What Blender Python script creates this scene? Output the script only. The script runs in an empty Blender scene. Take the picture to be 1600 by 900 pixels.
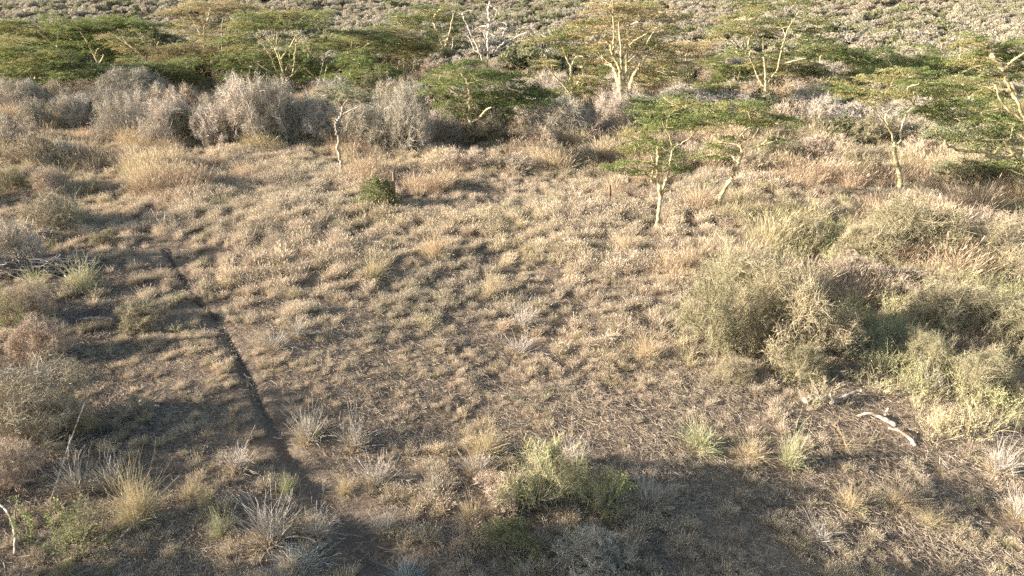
import bpy, math, random
import numpy as np
from mathutils import Vector

# ------------------------------------------------------------------ camera, light, exposure
sc = bpy.context.scene
CAM_H, PITCH, FOC = 9.0, math.radians(24.0), 1600 * 24.0 / 36.0
SUN_EL, SHADOW_AZ = math.radians(14.0), math.radians(8.0)     # shadows run towards +x, a little away from the camera
cam_d = bpy.data.cameras.new('camera'); cam = bpy.data.objects.new('camera', cam_d)
sc.collection.objects.link(cam); sc.camera = cam
cam.location = (0, 0, CAM_H); cam.rotation_euler = (math.radians(90) - PITCH, 0, 0)
cam_d.lens = 24; cam_d.sensor_width = 36; cam_d.clip_start = 0.1; cam_d.clip_end = 3000
w = bpy.data.worlds.new('World'); sc.world = w; w.use_nodes = True
nt = w.node_tree; sky = nt.nodes.new('ShaderNodeTexSky'); sky.sky_type = 'NISHITA'; sky.sun_disc = False
sun_dir = Vector((-math.cos(SHADOW_AZ) * math.cos(SUN_EL), -math.sin(SHADOW_AZ) * math.cos(SUN_EL), math.sin(SUN_EL)))
sky.sun_elevation = SUN_EL; sky.sun_rotation = math.atan2(sun_dir.x, sun_dir.y); sky.air_density = 1.0; sky.dust_density = 1.0
nt.links.new(sky.outputs[0], nt.nodes['Background'].inputs[0]); nt.nodes['Background'].inputs[1].default_value = 0.085
sun_d = bpy.data.lights.new('sun', 'SUN'); sun_d.energy = 5.0; sun_d.angle = math.radians(0.5); sun_d.color = (1.0, 0.93, 0.835)
sun = bpy.data.objects.new('sun', sun_d); sc.collection.objects.link(sun)
sun.rotation_euler = (-sun_dir).to_track_quat('-Z', 'Y').to_euler(); sun.location = (-30, -5, 30)
sc.view_settings.view_transform = 'Standard'; sc.view_settings.look = 'None'; sc.view_settings.gamma = 1
sc.view_settings.exposure = 1.88; sc.view_settings.use_curve_mapping = False
cy = sc.cycles
cy.max_bounces = 4; cy.diffuse_bounces = 3; cy.glossy_bounces = 1; cy.transmission_bounces = 3; cy.transparent_max_bounces = 4
cy.use_denoising = False; cy.caustics_reflective = False; cy.caustics_refractive = False

COL = sc.collection
PI = math.pi

# ------------------------------------------------------------------ noise and terrain
_rn = np.random.RandomState(77)
_T = _rn.rand(256, 256)
def vnoise(x, y):
    x = np.asarray(x, float); y = np.asarray(y, float)
    xi = np.floor(x).astype(int); yi = np.floor(y).astype(int); fx = x - xi; fy = y - yi
    fx = fx * fx * (3 - 2 * fx); fy = fy * fy * (3 - 2 * fy)
    a = _T[xi & 255, yi & 255]; b = _T[(xi + 1) & 255, yi & 255]; c = _T[xi & 255, (yi + 1) & 255]; d = _T[(xi + 1) & 255, (yi + 1) & 255]
    return (a * (1 - fx) + b * fx) * (1 - fy) + (c * (1 - fx) + d * fx) * fy
def fbm(x, y, s, o=4):
    r = 0; amp = 1; tot = 0
    for i in range(o):
        r = r + amp * vnoise(np.asarray(x) / s + 17.3 * i, np.asarray(y) / s + 9.1 * i); tot += amp; amp *= 0.5; s *= 0.5
    return r / tot
def sstep(a, b, x):
    t = np.clip((np.asarray(x, float) - a) / (b - a), 0, 1); return t * t * (3 - 2 * t)

CP, SP = math.cos(PITCH), math.sin(PITCH)
def flat(px, py):
    u = (px - 800) / FOC; v = (py - 450) / FOC
    t = CAM_H / max(SP + v * CP, 1e-3)
    return (t * u, t * (CP - v * SP))
TRENCH = [flat(*p) for p in [(262, 392), (272, 415), (292, 445), (312, 470), (335, 492), (352, 520), (372, 560), (392, 600), (415, 650), (448, 700), (492, 760), (540, 810), (590, 862), (650, 930)]]
def seg_dist(x, y, poly):
    best = np.full(np.shape(x), 1e9); par = np.zeros(np.shape(x)); n = len(poly) - 1
    for i in range(n):
        ax, ay = poly[i]; bx, by = poly[i + 1]
        L = (bx - ax) ** 2 + (by - ay) ** 2
        t = np.clip(((x - ax) * (bx - ax) + (y - ay) * (by - ay)) / L, 0, 1)
        d = np.hypot(x - ax - t * (bx - ax), y - ay - t * (by - ay))
        par = np.where(d < best, (i + t) / n, par); best = np.minimum(best, d)
    return best, par
def height(x, y):
    x = np.asarray(x, float); y = np.asarray(y, float)
    d = np.hypot(x * 0.6, y)
    e = np.maximum(d - 92, 0)
    z = np.where(e < 170, 0.00030 * e * e, 0.00030 * 170 * 170 + (e - 170) * 0.102)
    z = z + (fbm(x, y, 60, 3) - 0.5) * 5.0 * sstep(110, 260, d)
    near = 1 - sstep(60, 100, d)
    z = z + near * ((fbm(x, y, 5.0, 3) - 0.5) * 0.34 + (fbm(x + 40, y, 0.9, 2) - 0.5) * 0.10)
    td, tp = seg_dist(x + (fbm(x, y, 1.1, 2) - .5) * 0.12, y, TRENCH)
    wdt = (0.08 + 0.20 * sstep(0.5, 1.0, tp)) * (.6 + .8 * fbm(x, y, .8, 2))
    dep = (0.10 * (1 - sstep(0.2, .5, tp)) + 0.09) * (.5 + fbm(x + 5, y, 1.5, 2))
    z = z - dep * (1 - sstep(wdt * 0.6, wdt * 1.5, td))
    return z
def G(px, py):
    u = (px - 800) / FOC; v = (py - 450) / FOC; z = 0.0
    for _ in range(12):
        t = (CAM_H - z) / max(SP + v * CP, 1e-3); t = min(t, 900)
        zn = float(height(t * u, t * (CP - v * SP))); z = 0.6 * zn + 0.4 * z
    return Vector((t * u, t * (CP - v * SP), zn))
def at(px, py, Y):                                  # point on the sight line at distance Y ahead
    u = (px - 800) / FOC; v = (py - 450) / FOC; t = Y / (CP - v * SP)
    return np.array((t * u, Y, CAM_H - t * (SP + v * CP)))
def proj(x, y, z):
    D = y * CP + (CAM_H - z) * SP; D = np.where(D < 0.1, 0.1, D)
    return 800 + FOC * x / D, 450 + FOC * ((CAM_H - z) * CP - y * SP) / D
def scale_at(p):                                    # metres per photo pixel
    return (p[1] * CP + (CAM_H - p[2]) * SP) / FOC

# ------------------------------------------------------------------ materials
def lerp_mat(name, cols, tr=0.0, inst=False, rough=0.8, noise=None, objvar=0.0, spec=0.15):
    m = bpy.data.materials.new(name); m.use_nodes = True; t = m.node_tree; N = t.nodes; L = t.links
    N.clear(); out = N.new('ShaderNodeOutputMaterial')
    at_ = N.new('ShaderNodeAttribute'); at_.attribute_name = 'tint'
    ramp = N.new('ShaderNodeValToRGB'); L.new(at_.outputs['Fac'], ramp.inputs[0])
    el = ramp.color_ramp.elements
    while len(el) < len(cols): el.new(0.5)
    for i, c in enumerate(cols): el[i].position = i / max(1, len(cols) - 1); el[i].color = (*c, 1)
    col = ramp.outputs[0]
    if inst:
        a2 = N.new('ShaderNodeAttribute'); a2.attribute_type = 'INSTANCER'; a2.attribute_name = 'itint'
        mx = N.new('ShaderNodeMix'); mx.data_type = 'RGBA'; mx.blend_type = 'MULTIPLY'; mx.inputs[0].default_value = 1
        L.new(col, mx.inputs[6]); L.new(a2.outputs['Color'], mx.inputs[7]); col = mx.outputs[2]
    if objvar:
        oi = N.new('ShaderNodeObjectInfo'); mr = N.new('ShaderNodeMapRange'); L.new(oi.outputs['Random'], mr.inputs[0])
        mr.inputs[3].default_value = 1 - objvar; mr.inputs[4].default_value = 1 + objvar
        hs = N.new('ShaderNodeHueSaturation'); L.new(mr.outputs[0], hs.inputs['Value']); L.new(col, hs.inputs['Color'])
        m2 = N.new('ShaderNodeMapRange'); L.new(oi.outputs['Random'], m2.inputs[0]); m2.inputs[3].default_value = 0.5 + objvar * 0.08; m2.inputs[4].default_value = 0.5 - objvar * 0.08
        L.new(m2.outputs[0], hs.inputs['Hue']); col = hs.outputs[0]
    if noise:
        tc = N.new('ShaderNodeTexCoord'); nz = N.new('ShaderNodeTexNoise'); nz.inputs['Scale'].default_value = noise[0]; nz.inputs['Detail'].default_value = 5
        L.new(tc.outputs['Object'], nz.inputs['Vector'])
        r2 = N.new('ShaderNodeValToRGB'); L.new(nz.outputs['Fac'], r2.inputs[0]); r2.color_ramp.elements[0].position = 0.42; r2.color_ramp.elements[1].position = 0.62
        r2.color_ramp.elements[0].color = (*noise[1], 1); r2.color_ramp.elements[1].color = (1, 1, 1, 1)
        mx = N.new('ShaderNodeMix'); mx.data_type = 'RGBA'; mx.blend_type = 'MULTIPLY'; mx.inputs[0].default_value = 1
        L.new(col, mx.inputs[6]); L.new(r2.outputs[0], mx.inputs[7]); col = mx.outputs[2]
    if tr > 0:
        d = N.new('ShaderNodeBsdfDiffuse'); b = N.new('ShaderNodeBsdfTranslucent'); s = N.new('ShaderNodeMixShader'); s.inputs[0].default_value = tr
        L.new(col, d.inputs[0]); L.new(col, b.inputs[0]); L.new(d.outputs[0], s.inputs[1]); L.new(b.outputs[0], s.inputs[2]); sh = s.outputs[0]
    else:
        p = N.new('ShaderNodeBsdfPrincipled'); p.inputs['Roughness'].default_value = rough; p.inputs['Specular IOR Level'].default_value = spec
        L.new(col, p.inputs['Base Color']); sh = p.outputs[0]
    L.new(sh, out.inputs[0]); return m

M = {}
M['grass'] = lerp_mat('dry_grass', [(.27, .22, .165), (.46, .385, .295), (.60, .515, .41), (.68, .60, .49)], .22, inst=True)
M['tallgrass'] = lerp_mat('tall_dry_grass', [(.28, .22, .145), (.45, .37, .26), (.58, .49, .36), (.64, .55, .42)], .22, inst=True)
M['herb'] = lerp_mat('seedy_herb', [(.28, .25, .14), (.45, .40, .26), (.56, .51, .35), (.68, .62, .46)], .2, inst=True)
M['litter'] = lerp_mat('straw_litter', [(.22, .165, .12), (.40, .31, .22), (.56, .46, .34)], .0, inst=True)
M['twig'] = lerp_mat('grey_twigs', [(.27, .23, .175), (.45, .385, .30), (.60, .525, .42)], .0, objvar=.16)
M['twig_green'] = lerp_mat('olive_twigs', [(.20, .165, .10), (.36, .30, .19), (.48, .41, .27)], .12, objvar=.15)
M['twig_brown'] = lerp_mat('brown_twigs', [(.22, .17, .115), (.39, .31, .22), (.53, .44, .32)], .0, objvar=.15)
M['twig_red'] = lerp_mat('rusty_twigs', [(.16, .08, .05), (.30, .15, .10), (.34, .22, .14)], .0, objvar=.05)
M['twig_pale'] = lerp_mat('bleached_stalks', [(.27, .225, .18), (.42, .36, .295), (.56, .49, .415)], .0, objvar=.08)
M['twig_blue'] = lerp_mat('silvery_twigs', [(.20, .20, .17), (.30, .31, .27), (.42, .42, .37)], .0, objvar=.05)
M['leaf_dark'] = lerp_mat('dark_leaves', [(.025, .045, .015), (.05, .08, .025), (.085, .12, .04)], .25, objvar=.18)
M['leaf_mid'] = lerp_mat('green_leaves', [(.09, .105, .045), (.16, .18, .075), (.28, .28, .14)], .3, objvar=.15)
M['leaf_bright'] = lerp_mat('fresh_green_leaves', [(.13, .155, .05), (.25, .28, .10), (.42, .43, .19)], .3, objvar=.1)
M['leaf_grey'] = lerp_mat('grey_green_leaves', [(.19, .18, .10), (.32, .30, .18), (.46, .43, .28)], .2, objvar=.15)
M['leaf_sage'] = lerp_mat('sage_leaves', [(.20, .19, .09), (.35, .325, .175), (.54, .49, .31)], .15, objvar=.18)
M['ac_green'] = lerp_mat('acacia_leaves_green', [(.09, .12, .04), (.20, .235, .082), (.35, .365, .15)], .4)
M['ac_dark'] = lerp_mat('acacia_leaves_dark', [(.055, .08, .026), (.12, .155, .05), (.22, .25, .09)], .35)
M['ac_olive'] = lerp_mat('acacia_leaves_olive', [(.19, .17, .065), (.33, .30, .125), (.47, .42, .21)], .4)
M['ac_gold'] = lerp_mat('acacia_pods_gold', [(.28, .21, .11), (.46, .36, .20), (.60, .49, .30)], .3)
M['ac_brown'] = lerp_mat('acacia_leaves_brown', [(.15, .12, .06), (.27, .22, .11), (.39, .33, .18)], .3)
M['ac_grey'] = lerp_mat('acacia_leaves_greyish', [(.16, .175, .095), (.28, .29, .16), (.40, .40, .25)], .35)
M['grass_straw'] = lerp_mat('straw_stems', [(.30, .26, .14), (.46, .40, .24), (.58, .51, .34)], .1)
M['bark_yellow'] = lerp_mat('fever_tree_bark', [(.54, .46, .27), (.68, .59, .37)], 0, noise=(4.5, (.52, .45, .34)))
M['bark_dark'] = lerp_mat('brown_bark', [(.24, .17, .11), (.33, .25, .17)], 0, noise=(3.0, (.45, .38, .34)))
M['bark_pale'] = lerp_mat('bleached_dead_wood', [(.62, .54, .44), (.74, .66, .56)], 0, noise=(4.0, (.62, .55, .50)))
M['bark_log'] = lerp_mat('weathered_log', [(.46, .39, .31), (.60, .52, .42)], 0, noise=(9.0, (.38, .34, .30)))
M['bark_grey'] = lerp_mat('grey_bark', [(.40, .33, .25), (.52, .44, .34)], 0, noise=(3.0, (.5, .45, .42)))

def ground_material():
    m = bpy.data.materials.new('dry_soil'); m.use_nodes = True; t = m.node_tree; N = t.nodes; L = t.links
    p = N['Principled BSDF']; p.inputs['Roughness'].default_value = 0.95; p.inputs['Specular IOR Level'].default_value = 0.1
    tc = N.new('ShaderNodeTexCoord')
    def nz(s, d=6, r=.6):
        n = N.new('ShaderNodeTexNoise'); n.inputs['Scale'].default_value = s; n.inputs['Detail'].default_value = d; n.inputs['Roughness'].default_value = r
        L.new(tc.outputs['Object'], n.inputs['Vector']); return n.outputs['Fac']
    r1 = N.new('ShaderNodeValToRGB'); L.new(nz(.35), r1.inputs[0])
    e = r1.color_ramp.elements; e[0].position = .35; e[0].color = (.20, .16, .12, 1); e[1].position = .65; e[1].color = (.33, .265, .20, 1)
    r2 = N.new('ShaderNodeValToRGB'); L.new(nz(14, 8, .7), r2.inputs[0])
    e = r2.color_ramp.elements; e[0].position = .40; e[0].color = (.62, .58, .55, 1); e[1].position = .66; e[1].color = (1.25, 1.2, 1.12, 1)
    mx = N.new('ShaderNodeMix'); mx.data_type = 'RGBA'; mx.blend_type = 'MULTIPLY'; mx.inputs[0].default_value = 1
    L.new(r1.outputs[0], mx.inputs[6]); L.new(r2.outputs[0], mx.inputs[7])
    a = N.new('ShaderNodeAttribute'); a.attribute_name = 'soil'                # dark scorched or dug earth, with bush and rut shade painted in
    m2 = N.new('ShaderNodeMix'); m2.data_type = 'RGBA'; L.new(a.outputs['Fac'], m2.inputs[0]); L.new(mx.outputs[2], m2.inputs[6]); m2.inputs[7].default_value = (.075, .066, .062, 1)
    a3 = N.new('ShaderNodeAttribute'); a3.attribute_name = 'cover'              # straw covered ground away from the clearing
    m3 = N.new('ShaderNodeMix'); m3.data_type = 'RGBA'; L.new(a3.outputs['Fac'], m3.inputs[0]); L.new(m2.outputs[2], m3.inputs[6])
    r4 = N.new('ShaderNodeValToRGB'); L.new(nz(2.5, 6, .7), r4.inputs[0]); e = r4.color_ramp.elements; e[0].position = .38; e[0].color = (.24, .19, .14, 1); e[1].position = .62; e[1].color = (.44, .37, .28, 1)
    L.new(r4.outputs[0], m3.inputs[7]); L.new(m3.outputs[2], p.inputs['Base Color'])
    n5 = nz(55, 6, .8); r5 = N.new('ShaderNodeValToRGB'); L.new(n5, r5.inputs[0]); e = r5.color_ramp.elements; e[0].position = .42; e[0].color = (.6, .58, .56, 1); e[1].position = .62; e[1].color = (1.35, 1.28, 1.18, 1)
    m4 = N.new('ShaderNodeMix'); m4.data_type = 'RGBA'; m4.blend_type = 'MULTIPLY'; m4.inputs[0].default_value = 1; L.new(m3.outputs[2], m4.inputs[6]); L.new(r5.outputs[0], m4.inputs[7]); L.new(m4.outputs[2], p.inputs['Base Color'])
    b = N.new('ShaderNodeBump'); b.inputs['Strength'].default_value = .8; b.inputs['Distance'].default_value = .05; L.new(nz(9, 9, .75), b.inputs['Height']); L.new(b.outputs[0], p.inputs['Normal'])
    return m

# ------------------------------------------------------------------ mesh assembling
class Acc:
    def __init__(s): s.v = []; s.f = []; s.t = []; s.n = 0
    def add(s, v, f, t):
        v = np.asarray(v, np.float32).reshape(-1, 3); s.v.append(v); s.f.append(np.asarray(f, np.int32).reshape(-1, 4) + s.n)
        s.t.append(np.asarray(t, np.float32).reshape(-1)); s.n += len(v)
    def mesh(s, name, mat, smooth=False):
        v = np.concatenate(s.v); f = np.concatenate(s.f); t = np.concatenate(s.t)
        me = bpy.data.meshes.new(name); me.vertices.add(len(v)); me.vertices.foreach_set('co', v.ravel())
        me.loops.add(f.size); me.loops.foreach_set('vertex_index', f.ravel())
        me.polygons.add(len(f)); me.polygons.foreach_set('loop_start', np.arange(0, f.size, 4, dtype=np.int32)); me.polygons.foreach_set('loop_total', np.full(len(f), 4, np.int32))
        if smooth: me.polygons.foreach_set('use_smooth', np.ones(len(f), bool))
        me.update(calc_edges=True)
        a = me.attributes.new('tint', 'FLOAT', 'POINT'); a.data.foreach_set('value', t)
        if mat: me.materials.append(mat)
        return me
def nrm(a): return a / np.maximum(np.linalg.norm(a, axis=-1, keepdims=True), 1e-9)
def ribbons(acc, P, W, T, rng):
    N_, K, _ = P.shape
    d = nrm(P[:, -1] - P[:, 0] + 1e-6); S = nrm(np.cross(d, rng.normal(size=(N_, 3))))
    off = S[:, None, :] * (W[..., None] * 0.5)
    V = np.stack([P - off, P + off], axis=2)                        # N,K,2,3
    b = (np.arange(N_) * K * 2)[:, None] + (np.arange(K - 1) * 2)[None]
    F = np.stack([b, b + 1, b + 3, b + 2], -1)
    acc.add(V, F, np.repeat(T, K * 2))
def tubes(acc, P, R, T, sides=4):
    N_, K, _ = P.shape
    d = nrm(np.gradient(P, axis=1) + 1e-7); ref = np.where(np.abs(d[..., 2:3]) > .85, np.array([1., .2, 0]), np.array([0, 0, 1.]))
    A = nrm(np.cross(d, ref)); B = np.cross(d, A)
    an = np.arange(sides) * 2 * PI / sides
    V = P[:, :, None] + R[..., None, None] * (A[:, :, None] * np.cos(an)[None, None, :, None] + B[:, :, None] * np.sin(an)[None, None, :, None])
    b = (np.arange(N_) * K * sides)[:, None, None] + (np.arange(K - 1) * sides)[None, :, None]; j = np.arange(sides)[None, None]; j2 = (j + 1) % sides
    F = np.stack([b + j, b + j2, b + sides + j2, b + sides + j], -1)
    acc.add(V, F, np.repeat(T, K * sides))
def leaves(acc, C, size, T, rng, aspect=.45, flat_=.0, droop=0.0):
    n = len(C)
    nor = nrm(rng.normal(size=(n, 3)) * np.array([1, 1, 1.]) * (1 - flat_) + np.array([0, 0, flat_ * 1.6]))
    a = nrm(np.cross(nor, rng.normal(size=(n, 3)))); b = np.cross(nor, a)
    s = np.asarray(size)[:, None] if np.ndim(size) else size
    a = a * s * .5; b = b * s * .5 * aspect
    V = np.stack([C - a, C + b * 1.0, C + a, C - b * 1.0], 1)
    acc.add(V, np.arange(n * 4).reshape(n, 4), np.repeat(T, 4))
def curves(S, D, L, K, rng, curl=.25, up=0.0):
    n = len(S); s = np.linspace(0, 1, K)[None, :, None]
    bend = rng.normal(size=(n, 3)) * curl; bend[:, 2] += up
    return S[:, None] + D[:, None] * (L[:, None, None] * s) + bend[:, None] * (L[:, None, None] * s * s)
def children(P, L, n, rng, tmin, spread, up, ratio, K, curl=.2, lu=0.0):
    N_, Kp, _ = P.shape
    i = np.repeat(np.arange(N_), n); t = rng.uniform(tmin, .98, len(i)) * (Kp - 1); k = np.minimum(t.astype(int), Kp - 2); f = (t - k)[:, None]
    S = P[i, k] * (1 - f) + P[i, k + 1] * f; D = nrm(P[i, k + 1] - P[i, k])
    D = nrm(D + rng.normal(size=D.shape) * spread + np.array([0, 0, up]))
    Ln = L[i] * ratio * rng.uniform(.55, 1.25, len(i))
    return curves(S, D, Ln, K, rng, curl, lu), Ln

# ------------------------------------------------------------------ plant meshes (unit scale in metres)
def bush_mesh(name, seed, mat, r=1.0, h=1.0, stems=14, n1=6, n2=6, n3=4, tw=.010, leaf=None, leafmat=None, nleaf=0, spread=.5, two=False, aspect=.5):
    """woody bush; returns mesh or (stems mesh, leaves mesh)"""
    rng = np.random.RandomState(seed); acc = Acc(); la = Acc()
    az = rng.uniform(0, 2 * PI, stems); el = np.radians(rng.uniform(18, 88, stems))
    D = np.stack([np.cos(az) * np.cos(el) * r, np.sin(az) * np.cos(el) * r, np.sin(el) * h], -1)
    L = np.linalg.norm(D, axis=1) * rng.uniform(.62, .9, stems) * (1 + .25 * np.sin(az * 2 + seed)); D = nrm(D)
    S = np.stack([np.cos(az) * .08 * r, np.sin(az) * .08 * r, np.full(stems, -.05)], -1)
    P0 = curves(S, D, L, 6, rng, .18, .05)
    tubes(acc, P0, np.linspace(.014, .006, 6)[None].repeat(stems, 0) * (tw / .01) ** .5, rng.uniform(.0, .3, stems), 4)
    P1, L1 = children(P0, L, n1, rng, .25, spread, .25, .52, 4)
    tubes(acc, P1, np.linspace(.0065, .004, 4)[None].repeat(len(P1), 0) * (tw / .01) ** .7, rng.uniform(.0, .5, len(P1)), 3)
    P2, L2 = children(P1, L1, n2, rng, .2, spread * 1.3, .12, .55, 3)
    ribbons(acc, P2, np.linspace(1.1, .7, 3)[None].repeat(len(P2), 0) * tw, rng.uniform(0, .9, len(P2)), rng)
    P3, L3 = children(P2, L2, n3, rng, .2, spread * 1.6, .05, .62, 3)
    ribbons(acc, P3, np.linspace(.9, .4, 3)[None].repeat(len(P3), 0) * tw, rng.uniform(.2, 1, len(P3)), rng)
    if nleaf:
        i = rng.randint(0, len(P3), nleaf); t = rng.uniform(0, 1, (nleaf, 1))
        C = P3[i, 0] * (1 - t) + P3[i, 2] * t + rng.normal(size=(nleaf, 3)) * leaf * .6
        clump = vnoise(C[:, 0] * 2.2 / max(r, .1) + seed, C[:, 1] * 2.2 / max(r, .1) + C[:, 2] * 2.5)
        leaves(la, C, leaf * rng.uniform(.6, 1.3, nleaf), np.clip(clump * .6 + rng.uniform(0, .5, nleaf), 0, 1), rng, aspect, .25)
    allv = np.concatenate(acc.v); zt = np.percentile(allv[:, 2], 98.5); rt = np.percentile(np.hypot(allv[:, 0], allv[:, 1]), 96)
    for a in (acc, la):
        for v in a.v:
            v[:, 2] = np.maximum(v[:, 2] / zt * h, -.1); v[:, :2] *= r / rt
            qq = np.sqrt((v[:, 0] ** 2 + v[:, 1] ** 2) / (r * .97) ** 2 + (v[:, 2] / (h * .97)) ** 2); lump = 1 + .12 * np.sin(3 * np.arctan2(v[:, 1], v[:, 0]) + seed) + .08 * np.sin(5 * np.arctan2(v[:, 1], v[:, 0]) + 4 * v[:, 2] + 2 * seed)
            g_ = 6 if len(v) in (len(P2) * 6, len(P3) * 6) else (4 if a is la else 1)          # whole twigs and leaves move in, unbent
            mu = v.reshape(-1, g_, 3).mean(1); qm = qq.reshape(-1, g_).mean(1); lm = lump.reshape(-1, g_).mean(1)
            jit = lm * (1 - (.16 if g_ > 1 else 0) * rng.rand(len(qm)) ** 2); f_ = np.where(qm > jit, jit / np.maximum(qm, 1e-3), 1)
            v += np.repeat(mu * (f_ - 1)[:, None], g_, 0).astype(v.dtype)
    if nleaf: return acc.mesh(name + '_stems', mat), la.mesh(name + '_foliage', leafmat)
    return acc.mesh(name, mat)
def tuft_acc(acc, rng, n, h, r0, lean=.45, wd=.008, K=4, seed_head=0.0, droop=.35, cx=0, cy_=0, tb=0.0):
    az = rng.uniform(0, 2 * PI, n); rr = r0 * np.sqrt(rng.uniform(0, 1, n))
    S = np.stack([cx + np.cos(az) * rr, cy_ + np.sin(az) * rr, np.full(n, -.03)], -1)
    az2 = az + rng.normal(size=n) * .7; le = np.abs(rng.normal(size=n)) * lean
    D = nrm(np.stack([np.cos(az2) * le, np.sin(az2) * le, np.ones(n)], -1)); L = h * rng.uniform(.45, 1.1, n)
    P = curves(S, D, L, K, rng, .12); s = np.linspace(0, 1, K)[None, :]
    dr = (droop * rng.uniform(.2, 1.2, n) * L)[:, None] * s ** 2.2
    P[..., 2] -= dr * .6; P[..., 0] += (np.cos(az2))[:, None] * dr * .8; P[..., 1] += (np.sin(az2))[:, None] * dr * .8
    W = wd * np.linspace(1.1, .35, K)[None] * rng.uniform(.7, 1.4, n)[:, None]
    T = np.clip(rng.uniform(0, 1, n) + tb, 0, 1)
    ribbons(acc, P, W, T, rng)
    if seed_head:
        k = rng.rand(n) < seed_head; E = P[k, -1]; Dn = nrm(P[k, -1] - P[k, -2]); m = len(E)
        Q = E[:, None] + Dn[:, None] * (np.linspace(-.02, .09, 3)[None, :, None]) * (h / .6)
        ribbons(acc, Q, np.array([.4, 1.7, .4])[None] * wd * np.ones((m, 1)), np.clip(T[k] + .3, 0, 1), rng)
def herb_acc(acc, rng, n, h, r0, wd=.009, leafn=10, ls=.03):
    """stems with small pale seed pods and leaves along them"""
    az = rng.uniform(0, 2 * PI, n); rr = r0 * np.sqrt(rng.uniform(0, 1, n))
    S = np.stack([np.cos(az) * rr, np.sin(az) * rr, np.full(n, -.03)], -1)
    D = nrm(np.stack([np.cos(az) * .35, np.sin(az) * .35, np.ones(n)], -1) + rng.normal(size=(n, 3)) * .18); L = h * rng.uniform(.5, 1.1, n)
    P = curves(S, D, L, 4, rng, .15); ribbons(acc, P, wd * np.linspace(1, .5, 4)[None] * np.ones((n, 1)), rng.uniform(.1, .6, n), rng)
    P1, L1 = children(P, L, 4, rng, .35, .5, .3, .35, 3); ribbons(acc, P1, wd * .8 * np.ones((len(P1), 3)), rng.uniform(.2, .7, len(P1)), rng)
    i = rng.randint(0, len(P1), n * leafn); t = rng.uniform(0, 1.1, (len(i), 1))
    C = P1[i, 0] * (1 - t) + P1[i, 2] * t + rng.normal(size=(len(i), 3)) * .02
    leaves(acc, C, ls * rng.uniform(.5, 1.3, len(i)), rng.uniform(.35, 1, len(i)), rng, .6, .1)

# ------------------------------------------------------------------ object helpers
def link(name, me): o = bpy.data.objects.new(name, me); COL.objects.link(o); return o
def tag(o, label, cat, group=None, kind=None):
    if label: o['label'] = label
    if cat: o['category'] = cat
    if group: o['group'] = group
    if kind: o['kind'] = kind
    return o
def place(name, meshes, parts, loc, sx, sz, rz, label, cat, group=None, sy=None):
    """a plant: one mesh, or an Empty with a mesh per part; copies share mesh data"""
    if isinstance(meshes, (tuple, list)):
        o = bpy.data.objects.new(name, None); COL.objects.link(o); o.empty_display_size = .2
        for m_, p_ in zip(meshes, parts): c = link(p_, m_); c.parent = o
    else: o = link(name, meshes)
    o.location = loc; o.rotation_euler = (0, 0, rz); o.scale = (sx, sy or sx, sz)
    return tag(o, label, cat, group)

# ------------------------------------------------------------------ ground
def axis(segs):
    out = [segs[0][0]]
    for a, b, s in segs:
        n = max(1, int(round((b - a) / s))); out += list(np.linspace(a, b, n + 1)[1:])
    return np.array(out)
xs = axis([(-900, -200, 50), (-200, -60, 8), (-60, -24, 1.0), (-24, -14, .3), (-14, 3, .09), (3, 24, .22), (24, 60, 1.0), (60, 200, 8), (200, 900, 50)])
ys = axis([(-60, 2, 4), (2, 28, .1), (28, 50, .25), (50, 100, 1.2), (100, 320, 5), (320, 1400, 60)])
X, Y = np.meshgrid(xs, ys); Z = height(X, Y)
ga = Acc(); nx, ny = len(xs), len(ys)
ii = (np.arange(ny - 1)[:, None] * nx + np.arange(nx - 1)[None]).ravel()
ga.add(np.stack([X, Y, Z], -1), np.stack([ii, ii + 1, ii + 1 + nx, ii + nx], -1), np.zeros(nx * ny))
gme = ga.mesh('ground', ground_material(), True)
PX, PY = proj(X, Y, Z)
def blob(px, py, cx, cy_, rx, ry): return np.exp(-(((px - cx) / rx) ** 2 + ((py - cy_) / ry) ** 2))
td, tp = seg_dist(X, Y, TRENCH)
soil = (.30 + .10 * sstep(.3, .6, tp)) * (1 - sstep(.12 + .15 * tp, .3 + .4 * tp, td)) + 1.3 * blob(PX, PY, 125, 470, 60, 90) + 1.2 * blob(PX, PY, 150, 660, 90, 60) + .8 * blob(PX, PY, 60, 760, 80, 60)  # dark earth plus painted shade: rut strip, then patches by the left bushes
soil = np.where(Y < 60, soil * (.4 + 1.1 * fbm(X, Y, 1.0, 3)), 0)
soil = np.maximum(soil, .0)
cv = gme.attributes.new('cover', 'FLOAT', 'POINT'); cv.data.foreach_set('value', (.9 * sstep(45, 75, Y)).astype(np.float32).ravel())
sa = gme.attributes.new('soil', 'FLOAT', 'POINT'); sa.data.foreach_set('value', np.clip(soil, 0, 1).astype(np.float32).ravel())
tag(link('ground', gme), 'dry brown soil of the clearing and the far slope', 'ground', kind='structure')

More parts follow.
